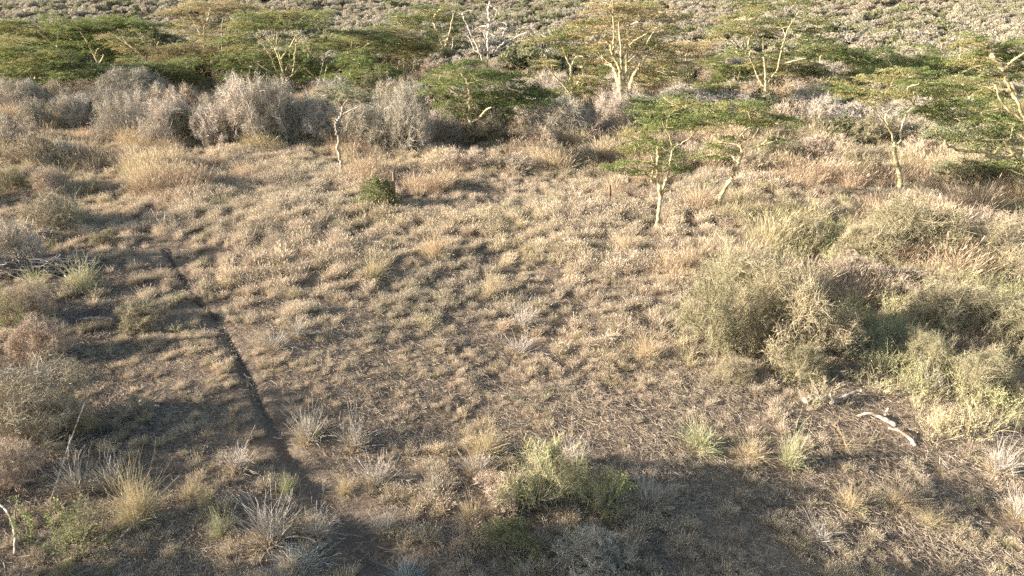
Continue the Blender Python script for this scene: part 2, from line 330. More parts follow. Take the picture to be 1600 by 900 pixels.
# ------------------------------------------------------------------ scatter of uncountable grass
src_n = [0]
def scatter(name, meshes, pts, rot, scl, idx, tint, label, cat, mat):
    src_n[0] += 1
    coll = bpy.data.collections.new('source_%02d' % src_n[0])
    for i, me in enumerate(meshes): coll.objects.link(bpy.data.objects.new('s%02d_%02d' % (src_n[0], i), me))
    me = bpy.data.meshes.new(name); n = len(pts); me.vertices.add(n); me.vertices.foreach_set('co', np.asarray(pts, np.float32).ravel())
    for nm, ty, key, v in (('rot', 'FLOAT_VECTOR', 'vector', rot), ('scl', 'FLOAT_VECTOR', 'vector', scl), ('idx', 'INT', 'value', idx), ('itint', 'FLOAT_VECTOR', 'vector', tint)):
        a = me.attributes.new(nm, ty, 'POINT'); a.data.foreach_set(key, np.asarray(v, np.int32 if ty == 'INT' else np.float32).ravel())
    me.materials.append(mat); o = link(name, me); tag(o, label, cat, kind='stuff')
    t = bpy.data.node_groups.new(name + '_scatter', 'GeometryNodeTree')
    t.interface.new_socket('Geometry', in_out='INPUT', socket_type='NodeSocketGeometry'); t.interface.new_socket('Geometry', in_out='OUTPUT', socket_type='NodeSocketGeometry')
    gi = t.nodes.new('NodeGroupInput'); go = t.nodes.new('NodeGroupOutput'); ip = t.nodes.new('GeometryNodeInstanceOnPoints'); ci = t.nodes.new('GeometryNodeCollectionInfo')
    ci.inputs['Collection'].default_value = coll; ci.inputs['Separate Children'].default_value = True; ci.inputs['Reset Children'].default_value = True
    t.links.new(gi.outputs[0], ip.inputs['Points']); t.links.new(ci.outputs[0], ip.inputs['Instance']); ip.inputs['Pick Instance'].default_value = True
    for nm, ty, sock in (('rot', 'FLOAT_VECTOR', 'Rotation'), ('scl', 'FLOAT_VECTOR', 'Scale'), ('idx', 'INT', 'Instance Index')):
        a = t.nodes.new('GeometryNodeInputNamedAttribute'); a.data_type = ty; a.inputs['Name'].default_value = nm; t.links.new(a.outputs['Attribute'], ip.inputs[sock])
    t.links.new(ip.outputs[0], go.inputs[0])
    o.modifiers.new('scatter', 'NODES').node_group = t
    return o
def candidates(x0, x1, y0, y1, dens, rng, margin=90):
    """points in the visible wedge"""
    n = int((x1 - x0) * (y1 - y0) * dens); x = rng.uniform(x0, x1, n); y = rng.uniform(y0, y1, n)
    px, py = proj(x, y, 0 * x); k = (px > -margin * 2.5) & (px < 1600 + margin * 2.5) & (py < 900 + margin * 4.5)
    x, y = x[k], y[k]; z = height(x, y); px, py = proj(x, y, z)
    return x, y, z, px, py

def tall_mask(px, py):
    """where grass and herbs stand high: right side and the belt before the thicket"""
    e = 1040 - (py - 300) * .02 + 30 * np.sin(py / 37.)
    right = sstep(-30, 50, px - e) * (1 - sstep(540, 600, py - (px - 1060) * .14)) 
    belt = 1 - sstep(255, 300, py + 22 * np.sin(px / 61.) + 14 * np.sin(px / 23.) - 20 * (px < 520) * 1.0 - 20 * blob(px, py, 980, 270, 200, 60))
    return np.maximum(right * (py > 200), belt)

def grass_all():
    rng = np.random.RandomState(5)
    # short tufts
    tm = []
    for i in range(12):
        a = Acc(); r = np.random.RandomState(100 + i)
        tuft_acc(a, r, 120, .31 + .02 * (i % 4), .085 + .010 * (i % 5), lean=.30, wd=.0066, seed_head=.35, droop=.25)
        tm.append(a.mesh('tuft', M['grass']))
    for i in range(4):                                  # flattened tangled ones
        a = Acc(); r = np.random.RandomState(140 + i)
        tuft_acc(a, r, 80, .24, .14, lean=1.0, wd=.006, droop=.6); tm.append(a.mesh('tuft', M['grass']))
    x, y, z, px, py = candidates(-34, 36, 3.5, 62, 44, rng)
    dens = (.22 + 1.15 * sstep(.40, .58, fbm(x, y, .45, 3))) * (.40 + 1.0 * sstep(.32, .6, fbm(x + 9, y, 3.0, 3)))
    td, tp = seg_dist(x, y, TRENCH)
    dens *= .04 + .96 * sstep(.08 + .22 * tp, .24 + .42 * tp, td + (fbm(x, y, .5, 2) - .5) * .3)
    bare = .6 * blob(px, py, 250, 610, 150, 60) + .8 * blob(px, py, 140, 480, 90, 110) + .6 * blob(px, py, 300, 770, 260, 70) + .6 * blob(px, py, 1330, 690, 130, 40) + .7 * blob(px, py, 1150, 600, 90, 26) + .5 * blob(px, py, 560, 850, 140, 60)
    bare = bare + .95 * blob(px, py, 1290, 622, 50, 18) + .95 * blob(px, py, 1366, 650, 36, 18) + .95 * blob(px, py, 1408, 684, 34, 18)
    dens *= np.clip(1 - bare, .04, 1)
    dens *= 1 - .65 * tall_mask(px, py)
    k = rng.rand(len(x)) < dens * .37; x, y = x[k], y[k]
    m = rng.randint(1, 7, len(x)); x = np.repeat(x, m) + rng.normal(size=m.sum()) * .09; y = np.repeat(y, m) + rng.normal(size=m.sum()) * .07; cs = np.repeat(rng.uniform(.7, 1.25, len(m)), m); ct = np.repeat(rng.uniform(.8, 1.14, len(m)), m)
    td, tp = seg_dist(x, y, TRENCH); k = (td > .08 + .32 * tp) | (rng.rand(len(x)) < .03); x, y, cs, ct = x[k], y[k], cs[k], ct[k]
    z = height(x, y); px, py = proj(x, y, z); n = len(x)
    hs = cs * (.34 + .6 * fbm(x, y, 2.0, 3) + .42 * sstep(.3, .7, fbm(x + 33, y + 7, 5.0, 3))) * rng.uniform(.6, 1.25, n) * (.72 + .45 * sstep(560, 350, py)); hs *= (1 - .12 * sstep(700, 600, px) * sstep(380, 600, py)) * (1 - .14 * sstep(480, 620, py)) * (1 - .18 * sstep(950, 1100, px) * sstep(560, 700, py))
    pk = fbm(x + 60, y + 10, 4.0, 3); pink = np.stack([1.05 + .03 * pk, .99 + .02 * (1 - pk), .905 + .0 * pk], -1)
    yel = np.stack([1.04 + 0 * pk, .99 + 0 * pk, .83 + 0 * pk], -1); f = sstep(.45, .75, fbm(x - 30, y, 3.0, 2))[:, None]
    gy = sstep(.5, .7, fbm(x + 80, y + 20, 2.6, 3))[:, None]; tint = (pink * (1 - f) + yel * f) * (1 - gy) + gy * np.array([[.93, .90, .82]]); tint = tint * (ct * (.82 + .3 * rng.rand(n)))[:, None]
    gr = (rng.rand(n) < .05)[:, None]; tint = np.where(gr, tint * np.array([.78, .86, .64]), tint)
    rot = np.stack([rng.normal(size=n) * .12, rng.normal(size=n) * .12, rng.uniform(0, 2 * PI, n)], -1)
    ws = hs * rng.uniform(.85, 1.35, n)
    scatter('dry_grass', tm, np.stack([x, y, z], -1), rot, np.stack([ws, ws, hs], -1), rng.randint(0, 16, n), tint, 'short pinkish tan dry grass tufts covering the open clearing', 'grass', M['grass'])
    print('short grass', n)
    # tall grass
    tm = []
    for i in range(8):
        a = Acc(); r = np.random.RandomState(200 + i)
        tuft_acc(a, r, 120, .95, .22, lean=.28, wd=.008, seed_head=.4, droop=.25); tm.append(a.mesh('tuft', M['tallgrass']))
    x, y, z, px, py = candidates(-60, 70, 9, 82, 9, rng)
    tmk = tall_mask(px, py); k = rng.rand(len(x)) < tmk * (.08 + .95 * sstep(.42, .58, fbm(x, y, 1.8, 3))); x, y, z, px, py = x[k], y[k], z[k], px[k], py[k]; n = len(x)
    hs = rng.uniform(.45, 1.05, n) * (.3 + 1.1 * sstep(.3, .7, fbm(x, y, 2.4, 3))) * (1 - .5 * sstep(380, 560, py)); ws = hs * rng.uniform(.9, 1.4, n)
    f = sstep(.4, .7, fbm(x + 70, y, 4.0, 3))[:, None]; tint = (np.array([[1.06, .95, .88]]) * (1 - f) + np.array([[.96, .95, .78]]) * f) * (.7 + .5 * rng.rand(n))[:, None]
    rot = np.stack([rng.normal(size=n) * .1, rng.normal(size=n) * .1, rng.uniform(0, 2 * PI, n)], -1)
    scatter('tall_grass', tm, np.stack([x, y, z], -1), rot, np.stack([ws, ws, hs], -1), rng.randint(0, 8, n), tint, 'tall tan grass in front of the thicket and among the right hand bushes', 'tall grass', M['tallgrass'])
    print('tall grass', n)
    # seedy herbs on the right
    tm = []
    for i in range(6):
        a = Acc(); r = np.random.RandomState(300 + i); herb_acc(a, r, 26, .85, .22, leafn=14, ls=.035); tm.append(a.mesh('herb', M['herb']))
    x, y, z, px, py = candidates(4, 40, 12, 46, 7, rng)
    hm = (1 - np.clip(blob(px, py, 1290, 632, 60, 24) + blob(px, py, 1366, 662, 50, 26) + blob(px, py, 1410, 692, 46, 26), 0, 1)) * .95 * sstep(1120, 1330, px + 60 * np.sin(py / 50.)) * sstep(300, 380, py) * (1 - sstep(560, 650, py - (px - 1060) * .16))
    k = rng.rand(len(x)) < hm * (.25 + .75 * sstep(.35, .55, fbm(x, y + 50, 2.5, 3))); x, y, z, px, py = x[k], y[k], z[k], px[k], py[k]; n = len(x)
    hs = rng.uniform(.35, .85, n) * (.6 + .7 * fbm(x, y + 50, 2.0, 2)); f = sstep(.4, .65, fbm(x + 20, y, 3.0, 3))[:, None]
    tint = (np.array([[1.0, .95, .84]]) * (1 - f) + np.array([[.90, .93, .74]]) * f) * (.75 + .45 * rng.rand(n))[:, None]
    rot = np.stack([rng.normal(size=n) * .12, rng.normal(size=n) * .12, rng.uniform(0, 2 * PI, n)], -1)
    scatter('seedy_undergrowth', tm, np.stack([x, y, z], -1), rot, np.stack([hs, hs, hs], -1), rng.randint(0, 6, n), tint, 'khaki herbs with pale seed heads filling the right edge of the clearing', 'undergrowth', M['herb'])
    print('herbs', n)
    # straw litter
    tm = []
    for i in range(5):
        r = np.random.RandomState(400 + i); a = Acc(); n = 240
        S = np.stack([r.uniform(-.5, .5, n), r.uniform(-.5, .5, n), r.uniform(.0, .035, n)], -1); az = r.uniform(0, 2 * PI, n)
        D = np.stack([np.cos(az), np.sin(az), r.uniform(-.05, .12, n)], -1)
        ribbons(a, curves(S, nrm(D), r.uniform(.04, .17, n), 3, r, .25), np.full((n, 3), .0045), r.uniform(0, 1, n), r); tm.append(a.mesh('litter', M['litter']))
    x, y, z, px, py = candidates(-26, 28, 3.5, 40, 7, rng)
    td, tp = seg_dist(x, y, TRENCH); k = (rng.rand(len(x)) < .35 + .65 * fbm(x, y, 2, 2)) & ((td > .75) | (rng.rand(len(x)) < .15)); x, y, z = x[k], y[k], z[k]; n = len(x)
    rot = np.stack([np.zeros(n), np.zeros(n), rng.uniform(0, 2 * PI, n)], -1); s = rng.uniform(.8, 1.3, n)
    scatter('straw_litter', tm, np.stack([x, y, z + .01], -1), rot, np.stack([s, s, s], -1), rng.randint(0, 5, n), np.repeat((.6 + .6 * rng.rand(n))[:, None], 3, 1), 'fallen straw lying between the grass tufts on the soil', 'straw', M['litter'])
grass_all()

# ------------------------------------------------------------------ acacia trees
def smooth_poly(pts, n):
    p = np.asarray(pts, float); p = np.vstack([2 * p[0] - p[1], p, 2 * p[-1] - p[-2]]); m = len(p) - 3
    t = np.linspace(0, m - 1e-6, n); i = t.astype(int); f = (t - i)[:, None]
    a, b, c, d = p[i], p[i + 1], p[i + 2], p[i + 3]
    return .5 * ((2 * b) + (-a + c) * f + (2 * a - 5 * b + 4 * c - d) * f ** 2 + (-a + 3 * b - 3 * c + d) * f ** 3)
def tree(name, base, limbs, pads, seed, label, cat='tree', group=None, bark='bark_yellow', leaf='ac_green', leaf2=None, r0=.14, ls=.10, dens=1.0, deep=1.0, copies=1, dead=0, pad_thick=.07, twigs=9):
    """base: photo px of the foot; limbs: list of px polylines (first starts at the foot); pads: (px, py, half width px)"""
    rng = np.random.RandomState(seed); g = G(*base); Yd = g.y; k = scale_at(g); O = np.array(g)
    trunk = Acc(); crown = Acc(); crown2 = Acc(); nodes = []; nrad = []
    zs = lambda p: p - O
    top = min([p[1] for p in pads] + [q[1] for l in limbs for q in l]); Hh = (base[1] - top) * k
    for li, l in enumerate(limbs):
        n = len(l); dz = 0 if li == 0 else rng.uniform(-1, .3) * .18 * Hh * deep
        w3 = []
        for j, q in enumerate(l):
            f = j / max(1, n - 1); w3.append(zs(at(q[0], q[1], Yd + (dz * f if li else 0))))
        if li == 0: w3[0][2] = min(w3[0][2], 0) - .15; w3[0][0] = w3[0][0]
        else:                                                # start where the nearest earlier wood is
            nd = np.array(nodes); d_ = np.linalg.norm((nd - w3[0]) * np.array([1, .5, 1]), axis=1); j = int(np.argmin(d_)); w3 = [nd[j]] + w3[1:] if d_[j] < .12 * Hh else [nd[j]] + w3
        K = 6 * len(w3); P = smooth_poly(w3, K); L = np.linalg.norm(np.diff(P, axis=0), axis=1).sum()
        P[1:-1] += rng.normal(size=(K - 2, 3)) * .006 * L
        ra = r0 if li == 0 else max(.025, 1.3 * k, min(nrad[j] * .8, r0 * (.4 + .5 * min(1, L / (Hh * .6))))); rb = max(ra * (.55 if li == 0 else .35), .6 * k)
        R = np.linspace(ra, rb, K); 
        if li == 0: R[:4] *= np.array([1.5, 1.25, 1.1, 1.03])
        tubes(trunk, P[None], R[None] * (1 + .06 * rng.normal(size=(1, K))), [rng.uniform(.2, .9)], 8)
        nodes += list(P[2:]); nrad += list(R[2:])
    allp = []
    if Yd > 44: copies = max(copies, 2)
    for (cx, cy_, hw) in pads:
        for c in range(copies):
            R = hw * k * rng.uniform(.85, 1.15) * (1.18 if Yd > 44 else 1.15); dy = rng.uniform(.12 if Yd > 44 else -.1, 1) * .40 * Hh * deep
            allp.append((zs(at(cx + (rng.normal() * hw * .5 if c else 0), cy_ + (rng.normal() * hw * .42 if c else 0), Yd + dy)), R))
    cen = np.mean([n for n in nodes], axis=0)
    allp.sort(key=lambda a: np.linalg.norm(a[0] - cen))
    for C, R in allp:
        nd = np.array(nodes); d = np.linalg.norm(nd - C, axis=1) + 1.5 * np.maximum(nd[:, 2] - C[2] + .25, 0); j = int(np.argmin(d)); A = nd[j]
        v = C - A; ctl = A + v * np.array([.45, .45, .15]) + rng.normal(size=3) * .06 * np.linalg.norm(v)
        t = np.linspace(0, 1, 9)[:, None]; P = (1 - t) ** 2 * A + 2 * t * (1 - t) * ctl + t * t * (C - np.array([0, 0, .04])) + rng.normal(size=(9, 3)) * .02 * np.linalg.norm(v) * t * (1 - t) * 4
        L = np.linalg.norm(v); ra = max(.55 * k, min(nrad[j] * .75, .02 + .016 * L)); Rr = np.linspace(ra, ra * .45, 9)
        tubes(trunk, P[None], Rr[None], [rng.uniform(.2, 1)], 5); nodes += list(P[3:]); nrad += list(Rr[3:])
        # twigs fan out inside the pad
        n = twigs; az = rng.uniform(0, 2 * PI, n); S = np.repeat(P[6:7], n, 0) + rng.normal(size=(n, 3)) * .02
        D = nrm(np.stack([np.cos(az), np.sin(az), rng.uniform(.0, .35, n)], -1)); Lt = R * rng.uniform(.6, 1.05, n)
        T1 = curves(S, D, Lt, 5, rng, .15, -.05); tubes(trunk, T1, np.linspace(.014, .005, 5)[None].repeat(n, 0) * (1 + k * 12), rng.uniform(0, 1, n), 3)
        if dead: 
            T2, L2 = children(T1, Lt, dead, rng, .2, .6, .1, .5, 4, .3); ribbons(trunk, T2, np.linspace(.02, .008, 4)[None].repeat(len(T2), 0), rng.uniform(.3, 1, len(T2)), rng)
            continue
        # sprays of leaflets
        tilt = rng.normal(size=2) * .09; ns = int((37 if Yd > 44 else 60) * dens * max(.5, R) ** 1.6 * (.10 / ls) ** 1.2) + 8; per = 22
        rr = R * np.sqrt(rng.uniform(0, 1, ns)) * .82; az = rng.uniform(0, 2 * PI, ns)
        lobes = 1 + .28 * np.sin(az * 3 + rng.uniform(0, 6)) + .16 * np.sin(az * 7 + rng.uniform(0, 6)); rr *= lobes
        S = np.stack([np.cos(az) * rr, np.sin(az) * rr * .9, pad_thick * R * rng.normal(size=ns) * .8 - .16 * rr ** 2 / R], -1)
        a2 = az + rng.normal(size=ns) * .8; D = nrm(np.stack([np.cos(a2), np.sin(a2), rng.normal(size=ns) * .16 + .02], -1)); Ls = rng.uniform(.25, .75, ns) * min(R, 1.3)
        t = rng.uniform(0, 1, (ns, per)); side = rng.normal(size=(ns, per)) * .07 * np.sqrt(ls / .1)
        perp = np.stack([-D[:, 1], D[:, 0], 0 * D[:, 0]], -1)
        Q = S[:, None] + D[:, None] * (Ls[:, None] * t)[..., None] + perp[:, None] * side[..., None]
        Q[..., 2] += -.10 * t ** 2 * Ls[:, None] + rng.normal(size=(ns, per)) * .02 + tilt[0] * Q[..., 0] + tilt[1] * Q[..., 1]
        Tn = np.clip(rng.uniform(0, .75, (ns, 1)) + rng.uniform(0, .35, (ns, per)) - .05, 0, 1)
        acc = crown2 if (leaf2 and rng.rand() < .4) else crown
        leaves(acc, (Q + C).reshape(-1, 3), ls * .72 * rng.uniform(.5, 1.25, ns * per), Tn.ravel(), rng, .42, .12)
    o = bpy.data.objects.new(name, None); COL.objects.link(o); o.location = O; tag(o, label, cat, group)
    c = link('trunk', trunk.mesh(name + '_trunk', M[bark], True)); c.parent = o
    if crown.n: c = link('crown', crown.mesh(name + '_crown', M[leaf])); c.parent = o
    if crown2.n: c = link('crown', crown2.mesh(name + '_crown_b', M[leaf2])); c.parent = o; c['label'] = 'paler crown foliage'
    return o
def cr(ox, oy, s):
    return (lambda *q: [(ox + a / s, oy + b / s) for a, b in q]), (lambda *q: [(ox + a / s, oy + b / s, h / s) for a, b, h in q])

# --- named trees: pixel lists are converted to ground points and sight lines at the tree's own distance
P_, D_ = cr(930, 130, 3.914)
tree('fever_tree', (1028, 357), [P_((380, 890), (388, 800), (398, 700), (388, 600), (378, 520), (384, 440), (376, 400)), P_((398, 700), (425, 610), (448, 540), (460, 470), (480, 400), (560, 350), (628, 285)), P_((378, 560), (345, 600), (358, 500), (340, 440)), P_((460, 470), (470, 400), (440, 240), (480, 170))],
     D_((350, 150, 110), (500, 105, 105), (440, 170, 120), (250, 300, 100), (420, 255, 120), (550, 230, 100), (380, 355, 110), (240, 400, 80), (320, 375, 100), (120, 510, 90), (210, 480, 95), (300, 530, 90), (470, 430, 90), (420, 480, 100), (560, 120, 80), (520, 520, 70), (620, 250, 80), (330, 230, 90)),
     11, 'slim forked pale yellow fever tree with layered green crown at the clearing edge', 'tree', leaf2='ac_olive', r0=.085, ls=.10, dens=1.35, deep=.8)
tree('fever_tree', (1121, 327), [P_((745, 785), (770, 690), (840, 570), (880, 480), (905, 405)), P_((900, 410), (888, 370), (880, 330), (858, 285)), P_((905, 405), (1000, 385), (1060, 325), (1050, 255)), P_((940, 398), (1010, 385), (1080, 360), (1150, 340)), P_((880, 330), (930, 280), (1000, 250))],
     D_((870, 130, 150), (720, 150, 105), (1000, 165, 110), (800, 200, 160), (640, 195, 90), (560, 235, 85), (1140, 225, 110), (1080, 210, 100), (950, 235, 110), (750, 370, 105), (800, 400, 90), (710, 440, 85), (1120, 345, 50), (850, 330, 80), (1200, 215, 70), (930, 120, 100), (690, 260, 80)),
     12, 'leaning fever tree with bent yellow trunk and a wide flat green crown', 'tree', leaf2='ac_olive', r0=.10, ls=.10, dens=1.35, deep=.8)
P_, D_ = cr(1290, 80, 3.75)
tree('fever_tree', (1408, 300), [P_((445, 830), (432, 720), (408, 620), (403, 540)), P_((403, 540), (385, 480), (340, 410), (290, 350), (235, 290)), P_((405, 560), (435, 525), (450, 440), (470, 380), (515, 310), (515, 240)), P_((440, 500), (500, 480), (560, 500), (575, 550)), P_((385, 480), (350, 380), (420, 310)), P_((515, 310), (480, 220), (550, 190))],
     D_((160, 200, 100), (300, 150, 120), (450, 160, 130), (590, 170, 130), (690, 165, 110), (350, 235, 130), (500, 240, 130), (640, 235, 120), (130, 250, 80), (700, 300, 90), (220, 240, 110), (420, 110, 90), (560, 110, 100), (600, 330, 90), (280, 290, 70), (760, 200, 90), (80, 215, 60)),
     13, 'yellow trunked fever tree with broad green umbrella crown over tan thicket', 'tree', r0=.13, ls=.11, dens=1.3, leaf2='ac_olive')
tree('fever_tree', (1622, 300), [P_((1240, 830), (1200, 760), (1150, 640), (1090, 580), (1055, 525)), P_((1100, 620), (980, 625), (920, 590), (780, 580), (700, 530), (645, 458)), P_((1150, 650), (1180, 500), (1160, 400), (1110, 260), (1050, 150)), P_((980, 600), (1020, 560), (1060, 560)), P_((1180, 500), (1120, 420), (1090, 470)), P_((1240, 830), (1150, 780), (1080, 720)), P_((1160, 400), (1040, 310), (990, 190), (960, 170))],
     D_((650, 360, 90), (740, 440, 120), (880, 380, 130), (830, 480, 140), (960, 500, 130), (1000, 400, 120), (900, 540, 90), (800, 660, 110), (980, 660, 110), (720, 680, 80), (900, 700, 90), (700, 480, 90), (1080, 450, 110), (880, 330, 110), (1060, 700, 90), (680, 400, 80), (1120, 640, 100), (1180, 420, 140), (1220, 560, 130), (780, 350, 100)),
     14, 'fever tree at the right edge with a long low yellow limb and drooping green layers', 'tree', r0=.17, ls=.11, dens=1.3, leaf2='ac_grey')
P_, D_ = cr(1330, 0, 5.926)
tree('fever_tree', (1625, 205), [[(1625, 205)] + P_((1620, 1000), (1500, 850), (1430, 700), (1380, 600), (1310, 520), (1270, 440)), P_((1430, 700), (1330, 655), (1210, 655)), P_((1500, 850), (1370, 820), (1330, 780)), P_((1400, 650), (1500, 560), (1620, 480)), P_((1240, 740), (1190, 690))],
     D_((1130, 380, 140), (1030, 420, 110), (1380, 420, 160), (1530, 400, 150), (1150, 560, 150), (1380, 540, 160), (1060, 600, 130), (1260, 600, 140), (1550, 560, 150), (1180, 830, 150), (1350, 880, 160), (1060, 880, 130), (1520, 700, 150), (1640, 480, 150), (1250, 480, 120), (1000, 590, 100), (1640, 640, 160)),
     15, 'tall fever tree leaning in from the right with pale leaning trunk above green layers', 'tree', r0=.22, ls=.15, dens=1.2, leaf2='ac_olive')
P_, D_ = cr(1080, 0, 5.926)
tree('fever_tree', (1197, 158), [P_((690, 935), (685, 880), (690, 800)), P_((690, 810), (660, 790), (620, 720), (590, 650), (560, 540)), P_((688, 800), (685, 660), (672, 500), (665, 340)), P_((700, 800), (730, 730), (780, 670), (850, 590)), P_((560, 560), (540, 500), (560, 460), (610, 440)), P_((590, 600), (500, 480), (430, 440), (340, 370), (260, 290)), P_((790, 660), (840, 440), (870, 350), (900, 260), (1000, 100)), P_((672, 500), (540, 450), (535, 370), (580, 300)), P_((440, 440), (400, 380), (350, 300)), P_((850, 590), (960, 560), (1060, 540))],
     D_((780, 45, 150), (1000, 20, 120), (640, 70, 130), (540, 130, 110), (450, 190, 150), (280, 240, 130), (620, 200, 150), (830, 210, 130), (900, 150, 90), (1170, 190, 120), (1200, 255, 100), (1240, 370, 90), (380, 290, 110), (200, 330, 80), (690, 560, 140), (850, 560, 90), (400, 460, 100), (720, 270, 110), (910, 500, 90), (560, 270, 110), (1080, 290, 80), (600, 580, 90), (760, 480, 90)),
     16, 'tall open fever tree with curling pale branches and stepped olive layers', 'tree', r0=.2, ls=.15, dens=1.05, leaf='ac_olive', leaf2='ac_green')
tree('fever_tree', (1288, 128), [P_((1225, 760), (1222, 660)), P_((1222, 680), (1270, 600), (1330, 540), (1400, 490)), P_((1222, 670), (1190, 600), (1165, 560)), P_((1190, 600), (1200, 520), (1260, 470))],
     D_((1080, 470, 120), (1250, 470, 140), (1400, 500, 140), (1520, 530, 130), (1150, 510, 130), (1330, 440, 120), (1000, 500, 120), (1600, 570, 110), (1500, 460, 100)),
     17, 'low spreading acacia with a dark shaded underside below the tall open fever tree', 'tree', r0=.14, ls=.15, dens=1.2, leaf='ac_green', leaf2='ac_dark')
tree('fever_tree', (1263, 142), [P_((1085, 840), (1050, 770), (980, 650), (890, 540)), P_((1060, 790), (1100, 650), (1060, 560)), P_((1080, 830), (1160, 720), (1165, 600))],
     D_((950, 600, 80), (1060, 620, 100), (1180, 600, 90), (880, 540, 80)), 18, 'thin grey acacia of bare spreading stems behind the tan scrub', 'tree', bark='bark_grey', r0=.1, ls=.13, dens=.25, leaf='ac_brown', dead=5)
P_, D_ = cr(810, 0, 5.926)
tree('fever_tree', (975, 196), [P_((985, 1160), (955, 1000), (950, 870), (940, 720)), P_((940, 740), (935, 620), (870, 500), (840, 400), (760, 345)), P_((948, 720), (955, 600), (945, 430), (930, 200)), P_((960, 800), (1000, 700), (1005, 600), (1070, 530), (1110, 480)), P_((900, 500), (885, 300), (875, 130), (875, 0)), P_((960, 600), (1000, 450), (1100, 360), (1190, 310)), P_((985, 1100), (1040, 800), (1070, 690), (1130, 610)), P_((940, 900), (900, 680), (855, 590)), P_((1100, 640), (1170, 440), (1280, 250)), P_((880, 130), (810, 60)), P_((1000, 300), (1040, 230), (1110, 200)), P_((1130, 610), (1250, 450), (1300, 400)), P_((985, 1160), (1020, 1000), (1100, 900)), P_((1005, 620), (1010, 400), (960, 280))],
     D_((830, 30, 150), (1000, 50, 160), (1180, 30, 140), (700, 100, 120), (1130, 130, 170), (900, 170, 160), (1330, 130, 150), (650, 190, 130), (570, 280, 110), (750, 250, 150), (1250, 230, 160), (1000, 320, 150), (1400, 300, 130), (860, 350, 120), (1200, 400, 160), (640, 380, 120), (1350, 440, 150), (1080, 480, 120), (730, 470, 130), (1480, 520, 120), (1250, 570, 160), (820, 560, 110), (1100, 620, 120), (1400, 630, 150), (700, 300, 110), (1290, 720, 140), (1100, 780, 120), (800, 740, 120), (940, 60, 120), (540, 190, 90), (1500, 150, 110)),
     21, 'tallest fever tree with thick white trunk and wide golden tan crown', 'tree', r0=.30, ls=.15, dens=.95, leaf='ac_gold', leaf2='ac_olive', bark='bark_yellow')
tree('fever_tree', (893, 190), [P_((492, 1120), (490, 900), (490, 720), (480, 600)), P_((485, 620), (460, 570), (430, 520), (370, 480)), P_((490, 620), (530, 530), (600, 520)), P_((490, 900), (430, 800), (330, 700), (255, 600)), P_((460, 570), (410, 440), (390, 400)), P_((492, 860), (540, 780), (600, 690))],
     D_((330, 340, 130), (480, 430, 100), (240, 560, 90), (700, 650, 110), (590, 580, 90), (560, 740, 100), (200, 360, 90), (450, 340, 100), (430, 850, 100), (620, 850, 90), (380, 420, 80), (300, 580, 70), (660, 470, 90)),
     22, 'slender fever tree with a long pale limb to its left beside the tallest one', 'tree', r0=.14, ls=.14, dens=1.1, leaf='ac_green', leaf2='ac_olive')
tree('fever_tree', (910, 186), [[(910, 186), (909, 165), (911, 142)]], [(900, 135, 14), (918, 130, 14), (909, 122, 16), (890, 148, 12)], 23, 'thin young acacia with a straight pale stem under the golden crown', 'tree', r0=.06, ls=.13, leaf='ac_green')
P_, D_ = cr(530, 0, 2.963)
tree('fever_tree', (737, 222), [P_((613, 655), (612, 600), (608, 540), (603, 450), (596, 385), (565, 330)), P_((620, 570), (650, 545), (680, 510), (705, 498)), P_((603, 450), (540, 430), (500, 400), (460, 370)), P_((596, 385), (660, 370), (760, 400), (850, 430)), P_((620, 560), (640, 500), (625, 470)), P_((615, 560), (570, 500), (500, 480))],
     D_((560, 290, 80), (480, 320, 65), (630, 325, 85), (710, 350, 95), (800, 380, 110), (890, 420, 90), (950, 465, 60), (700, 430, 100), (560, 380, 90), (450, 370, 65), (610, 440, 90), (500, 475, 70), (800, 465, 100), (560, 515, 60), (740, 520, 80), (860, 470, 80), (780, 340, 75), (420, 420, 50), (680, 470, 80), (520, 430, 75), (920, 440, 60), (640, 380, 80)),
     31, 'bright green umbrella acacia with short yellow trunk in the middle of the thicket', 'tree', r0=.17, ls=.13, dens=1.5, leaf='ac_green', leaf2='ac_dark', deep=1.0)
P_, D_ = cr(540, 0, 5.926)
tree('dead_tree', (758, 112), [P_((1292, 660), (1305, 600), (1322, 540), (1318, 350), (1330, 200), (1318, 100), (1332, 10)), P_((1292, 640), (1260, 540), (1220, 440), (1160, 310), (1100, 180), (1085, 120)), P_((1225, 480), (1195, 460), (1150, 355), (1100, 303)), P_((1292, 640), (1350, 550), (1410, 450), (1475, 380), (1450, 340), (1480, 260), (1495, 200)), P_((1475, 380), (1540, 365), (1610, 325), (1680, 300)), P_((1325, 210), (1270, 180), (1200, 130), (1080, 70)), P_((1328, 210), (1380, 170), (1405, 90)), P_((1275, 520), (1300, 400), (1275, 280)), P_((1480, 250), (1430, 240)), P_((1165, 310), (1240, 250), (1300, 240)), P_((1410, 470), (1480, 430), (1560, 370))],
     D_((1080, 120, 50), (1330, 40, 50), (1420, 100, 45), (1490, 220, 50), (1110, 300, 40), (1600, 330, 60), (1280, 280, 40), (1150, 90, 50), (1380, 330, 40)), 32, 'bare bleached dead tree with forked white limbs behind the bright green acacia', 'tree', bark='bark_pale', r0=.16, dead=4, twigs=5)
